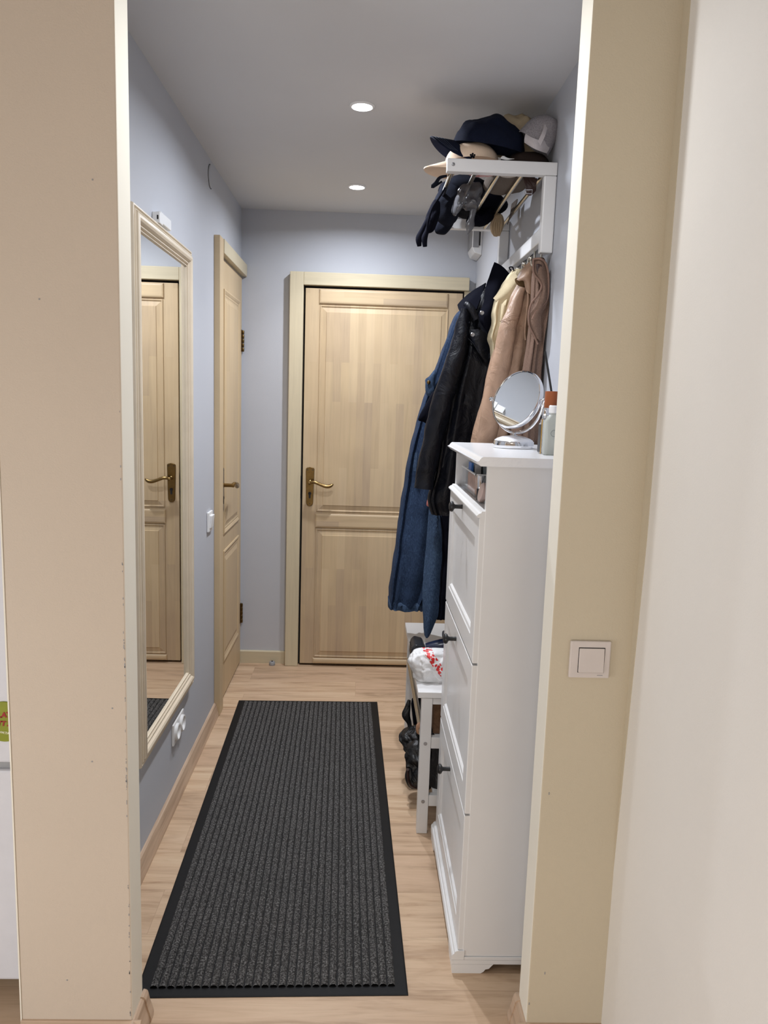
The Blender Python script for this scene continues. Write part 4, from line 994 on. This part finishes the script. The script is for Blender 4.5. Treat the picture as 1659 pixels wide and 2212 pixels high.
lump('dotted_scarf', 'white scarf with small dark dots lying on the rack bars', 'cloth', (.435, 2.505, SH+.010), (.036, .035, .012), M['whitedots'], 6, .003)
lump('black_bag', 'black soft bag at the far end of the rack shelf', 'bag', (.40, 3.03, SH+.040), (.12, .12, .044), M['bfelt'], 8)
soft('navy_hoodie_end', 'navy cloth drooping between the front rack bars', 'cloth', [(962, 392), (990, 392), (1000, 420), (992, 455), (985, 478), (965, 488), (942, 470), (935, 440), (948, 412)], 2.74, .035, M['darkcloth'], 7)
soft('knit_mitten', 'dark navy mitten hanging below the rack at the left', 'mitten', [(955, 462), (975, 465), (982, 480), (964, 505), (948, 506), (938, 496), (942, 475)], 2.80, .022, M['darkcloth'], 12)
gl_ = thing('black_glove', 'black glove with long cuff straps dangling lowest at the left end of the rack', 'glove', at(925, 470, 2.66))
make('palm', pillow([(938, 432), (950, 440), (948, 470), (936, 500), (920, 500), (920, 470), (928, 448)], 2.67, .016, 5, .003), M['bfelt'], root=gl_, smooth=70)
for pth, rr in (([(928, 470, 2.66), (914, 495, 2.66), (905, 515, 2.66), (906, 532, 2.66)], [.010, .009, .011, .007]), ([(930, 480, 2.65), (922, 500, 2.65), (917, 515, 2.65), (918, 533, 2.65)], [.009, .008, .010, .007])):
    make('strap', ptube(pth, rr, seg=12, flat=.6, sub=5), M['bfelt'], root=gl_, smooth=70)
st = make('webbing_strap', G().tube([at(u, v, y) for u, v, y in ((965, 380, 2.50), (950, 384, 2.52), (942, 395, 2.52), (934, 403, 2.52), (942, 400, 2.54), (955, 392, 2.54))], [.004, .005, .006, .006, .004, .003], 10, .4, sub=5), M['darkcloth'], smooth=60)
tag(st, 'short dark webbing strap curling out past the front rack bar', 'strap')
st = make('cord', G().tube([at(u, v, y) for u, v, y in ((962, 405, 2.60), (948, 428, 2.60), (934, 450, 2.60), (925, 478, 2.60), (922, 500, 2.6))], [.003, .003, .0035, .004, .003], 8, .7, sub=5), M['bfelt'], smooth=60)
tag(st, 'thin dark cord hanging in front of the first rack bar', 'cord')
soft('plastic_bag', 'grey translucent plastic bag knotted and hanging through the rack bars', 'bag', [(995, 402), (1020, 396), (1042, 404), (1038, 430), (1034, 450), (1022, 452), (1006, 454), (990, 446), (985, 466), (978, 456), (986, 420)], 2.58, .022, M['polybag'], 15, .008, 45)
o = make('plastic_twist', ptube([(1024, 445, 2.58), (1019, 470, 2.58), (1015, 488, 2.58), (1010, 506, 2.58)], [.012, .009, .014, .002], seg=14, flat=.5, sub=5), M['polybag'], smooth=70); tag(o, 'twisted end of grey plastic film hanging lowest below the bars', 'bag')
soft('beret', 'black beret hanging down behind the plastic bag', 'hat', [(1030, 462), (1060, 450), (1066, 470), (1050, 486), (1025, 488), (1008, 480), (1012, 466)], 2.95, .03, M['bfelt'], 18)
kb = thing('rib_knit_beanie', 'beige rib knit beanie hanging under the far end of the rack', 'hat', at(1075, 480, 3.0))
make('knit_body', pillow([(1070, 462), (1084, 464), (1089, 480), (1084, 500), (1074, 511), (1064, 506), (1059, 492), (1062, 474)], 3.0, .026, 4, .001), M['knit'], root=kb, smooth=80)
for k in range(5):
    du = -9+k*4.5; make('rib', ptube([(1076+du*.6, 466, 2.975), (1073+du*1.1, 482, 2.968), (1072+du*1.0, 498, 2.973), (1073+du*.5, 509, 2.985)], .0045, seg=8, sub=5), M['knit'], root=kb, smooth=70)
bl = thing('belt_bag_strap', 'brown leather strap with square buckle under the wall end of the rack', 'strap', at(1150, 400, 2.50))
make('strap', sheet([[(1130, 383, 2.50), (1146, 384, 2.50), (1160, 386, 2.50)], [(1134, 402, 2.50), (1146, 404, 2.50), (1158, 402, 2.50)], [(1138, 420, 2.51), (1146, 422, 2.51), (1156, 412, 2.51)]], .006), M['brownleather'], root=bl, smooth=60)
bq = [at(u, v, 2.492) for u, v in ((1135, 410), (1150, 410), (1149, 419), (1134, 418), (1135, 410))]
make('buckle', G().tube(bq, .0014, 6), M['chrome'], root=bl)
o = make('scarf_fringe', sheet([[(1106, 440, 2.95), (1118, 430, 2.9)], [(1102, 462, 2.95), (1112, 455, 2.9)], [(1096, 485, 2.96), (1100, 472, 2.92)]], .004), M['greyknit'], smooth=60); tag(o, 'grey scarf end hanging beside the beige rib knit beanie', 'scarf')

# ------------------------------------------------------------------ bench
BY0, BY1, BX = 2.43, 3.235, .209
bn = thing('shoe_bench', 'white wooden shoe bench with shelves beyond the shoe cabinet', 'bench', (.39, 2.83, 0))
make('seat', G().box(BX, XR-.004, BY0, BY1, .486, .507), M['white'], root=bn, bev=.002)
for y in (BY0+.002, BY1-.032):
    for x in (.222, XR-.045): make('leg', G().box(x, x+.037, y, y+.030, 0, .4855), M['white'], root=bn, bev=.002)
    for z in (.462, .306, .098): make('end_rail', G().box(.2595, XR-.0455, y+.004, y+.026, z, z+(.022 if z > .4 else .040)), M['white'], root=bn, bev=.002)
for z in (.345, .137):
    for x in (.275, .335, .395, .455): make('slat', G().box(x, x+.042, BY0+.03, BY1-.03, z-.012, z), M['white'], root=bn, bev=.002)
make('front_rail', G().tube([(.229, BY0+.03, .350), (.229, BY1-.03, .350)], .010, 16), M['steel'], root=bn, smooth=50)
for z in (.325, .117):
    make('screw', G().lathe([(.0065, 0), (.006, .0015), (.003, .0015), (.003, .0003), (0, .0003)], Matrix.Translation((.2405, BY0+.002, z)) @ Matrix.Rotation(math.pi/2, 4, 'X'), 18), M['screw'], root=bn, smooth=30)
# plastic bag on the bench
pb = thing('plastic_bag', 'white plastic bag with red print lying on the near end of the bench', 'bag', (.26, 2.60, .507))
def crumple(outline, y, t, seed):
    g = pillow(outline, y, t, seed, .002, nr=16, sub=7)
    out = []
    for p in g.v:
        a = abs(nz(p, 22, seed)); b = abs(nz(p, 48, seed+2)); k = (a*.026 + b*.012)-.008
        out.append(p+Vector((-k*.6, -k, k*.3)))
    g.v = out; return g
make('bag_body', crumple([(902, 1404), (925, 1401), (965, 1404), (985, 1420), (990, 1450), (975, 1473), (950, 1479), (920, 1475), (898, 1462), (886, 1440), (883, 1426), (890, 1410)], 2.56, .060, 21), M['bag'], root=pb, smooth=75)
make('handle_knot', crumple([(893, 1408), (902, 1412), (896, 1424), (888, 1436), (881, 1428), (884, 1416)], 2.55, .014, 22), M['wplastic'], root=pb, smooth=75)
M['blueprint'] = plain('blue_print', srgb(40, 56, 130), .5)
# vacuum head on the bench
vh = thing('handheld_vacuum', 'black and navy handheld vacuum lying on the bench behind the plastic bag', 'vacuum', (.25, 2.80, .507))
VR = Matrix.Rotation(math.radians(-12), 3, 'Z')
g = G().prism([Vector((.205, 2.73, .507))+Vector(q) for q in ((0, 0, 0), (.058, 0, 0), (.058, 0, .030), (.044, 0, .060), (.012, 0, .066), (0, 0, .052))], (0, .11, 0)); make('nozzle', g, M['darkcase'], root=vh, bev=.006)
g = G()
for k in range(5): g.box(.2025, .206, 2.742+k*.019, 2.752+k*.019, .515, .553)
make('bristle_strip', g, M['black'], root=vh, bev=.001)
M['navyplastic'] = plain('navy_gloss_plastic', (.012, .018, .05), .25)
make('body', G().tube([(.262, 2.78, .540), (.32, 2.78, .548), (.38, 2.79, .550), (.46, 2.80, .550)], [.022, .032, .038, .038], 20, sub=4), M['navyplastic'], root=vh, smooth=60)
make('dust_cup', G().tube([(.34, 2.84, .560), (.42, 2.86, .575)], [.034, .040], 24), M['navyplastic'], root=vh, smooth=60)
# under-seat things
tag(make('shoulder_bag', crumple([(873, 1578), (890, 1572), (915, 1568), (935, 1590), (935, 1625), (905, 1632), (880, 1622), (868, 1606), (866, 1590)], 2.78, .060, 25), M['blackbag'], smooth=70), 'black shoulder bag stuffed on the bench shelf, bulging out in front', 'bag')
tag(make('black_backpack', crumple([(880, 1612), (905, 1600), (935, 1612), (940, 1660), (930, 1700), (905, 1706), (888, 1684), (876, 1650)], 2.66, .050, 26), M['blackbag'], smooth=70), 'black backpack hanging below the bench shelf behind the near leg', 'bag')
o = make('bag_strap', ptube([(884, 1512, 2.80), (880, 1530, 2.80), (877, 1545, 2.80), (884, 1562, 2.80), (886, 1580, 2.80)], [.006, .012, .016, .009, .008], seg=10, flat=.5, sub=5), M['blackbag'], smooth=60); tag(o, 'black strap hanging down behind the steel front rail of the bench', 'strap')
soft('black_trouser_leg', 'black garment stuffed under the bench seat behind the steel rail', 'garment', [(890, 1510), (915, 1505), (940, 1520), (940, 1580), (900, 1590), (893, 1560)], 2.86, .04, M['bfelt'], 27)
o = soft('tan_shoe', 'tan leather shoe tip beside the near bench leg', 'shoe', [(900, 1565), (912, 1560), (918, 1580), (905, 1586), (899, 1580)], 2.50, .012, M['terracotta'], 28, .001)
sh = thing('black_shoe', 'black leather shoe on the lower bench shelf, toe over the edge', 'shoe', at(890, 1690, 2.62))
make('upper', G().tube([at(884, 1660, 2.62), at(885, 1675, 2.62), at(890, 1688, 2.62), at(897, 1686, 2.62), at(925, 1660, 2.62)], [.010, .018, .022, .030, .036], 16, .9, sub=5), M['blackbag'], root=sh, smooth=70)
make('sole', G().tube([at(881, 1662, 2.61), at(882, 1682, 2.61), at(888, 1694, 2.61), at(900, 1700, 2.61)], [.004, .006, .006, .005], 8, 3.0, sub=4), M['brownleather'], root=sh, smooth=70)
bx = make('shoe_box', G().box(.268, .50, 2.465, 2.60, .347, .452), M['kraft'], bev=.002); tag(bx, 'brown patterned box on the upper bench shelf behind the end rail', 'box')
bt = make('black_boot', G().tube([(.30, 2.52, .139), (.30, 2.52, .20), (.31, 2.53, .26), (.31, 2.53, .325)], [.035, .03, .034, .038], 20, 1.2, sub=4), M['blackbag'], smooth=70); tag(bt, 'black boot standing on the lower bench shelf', 'boot')
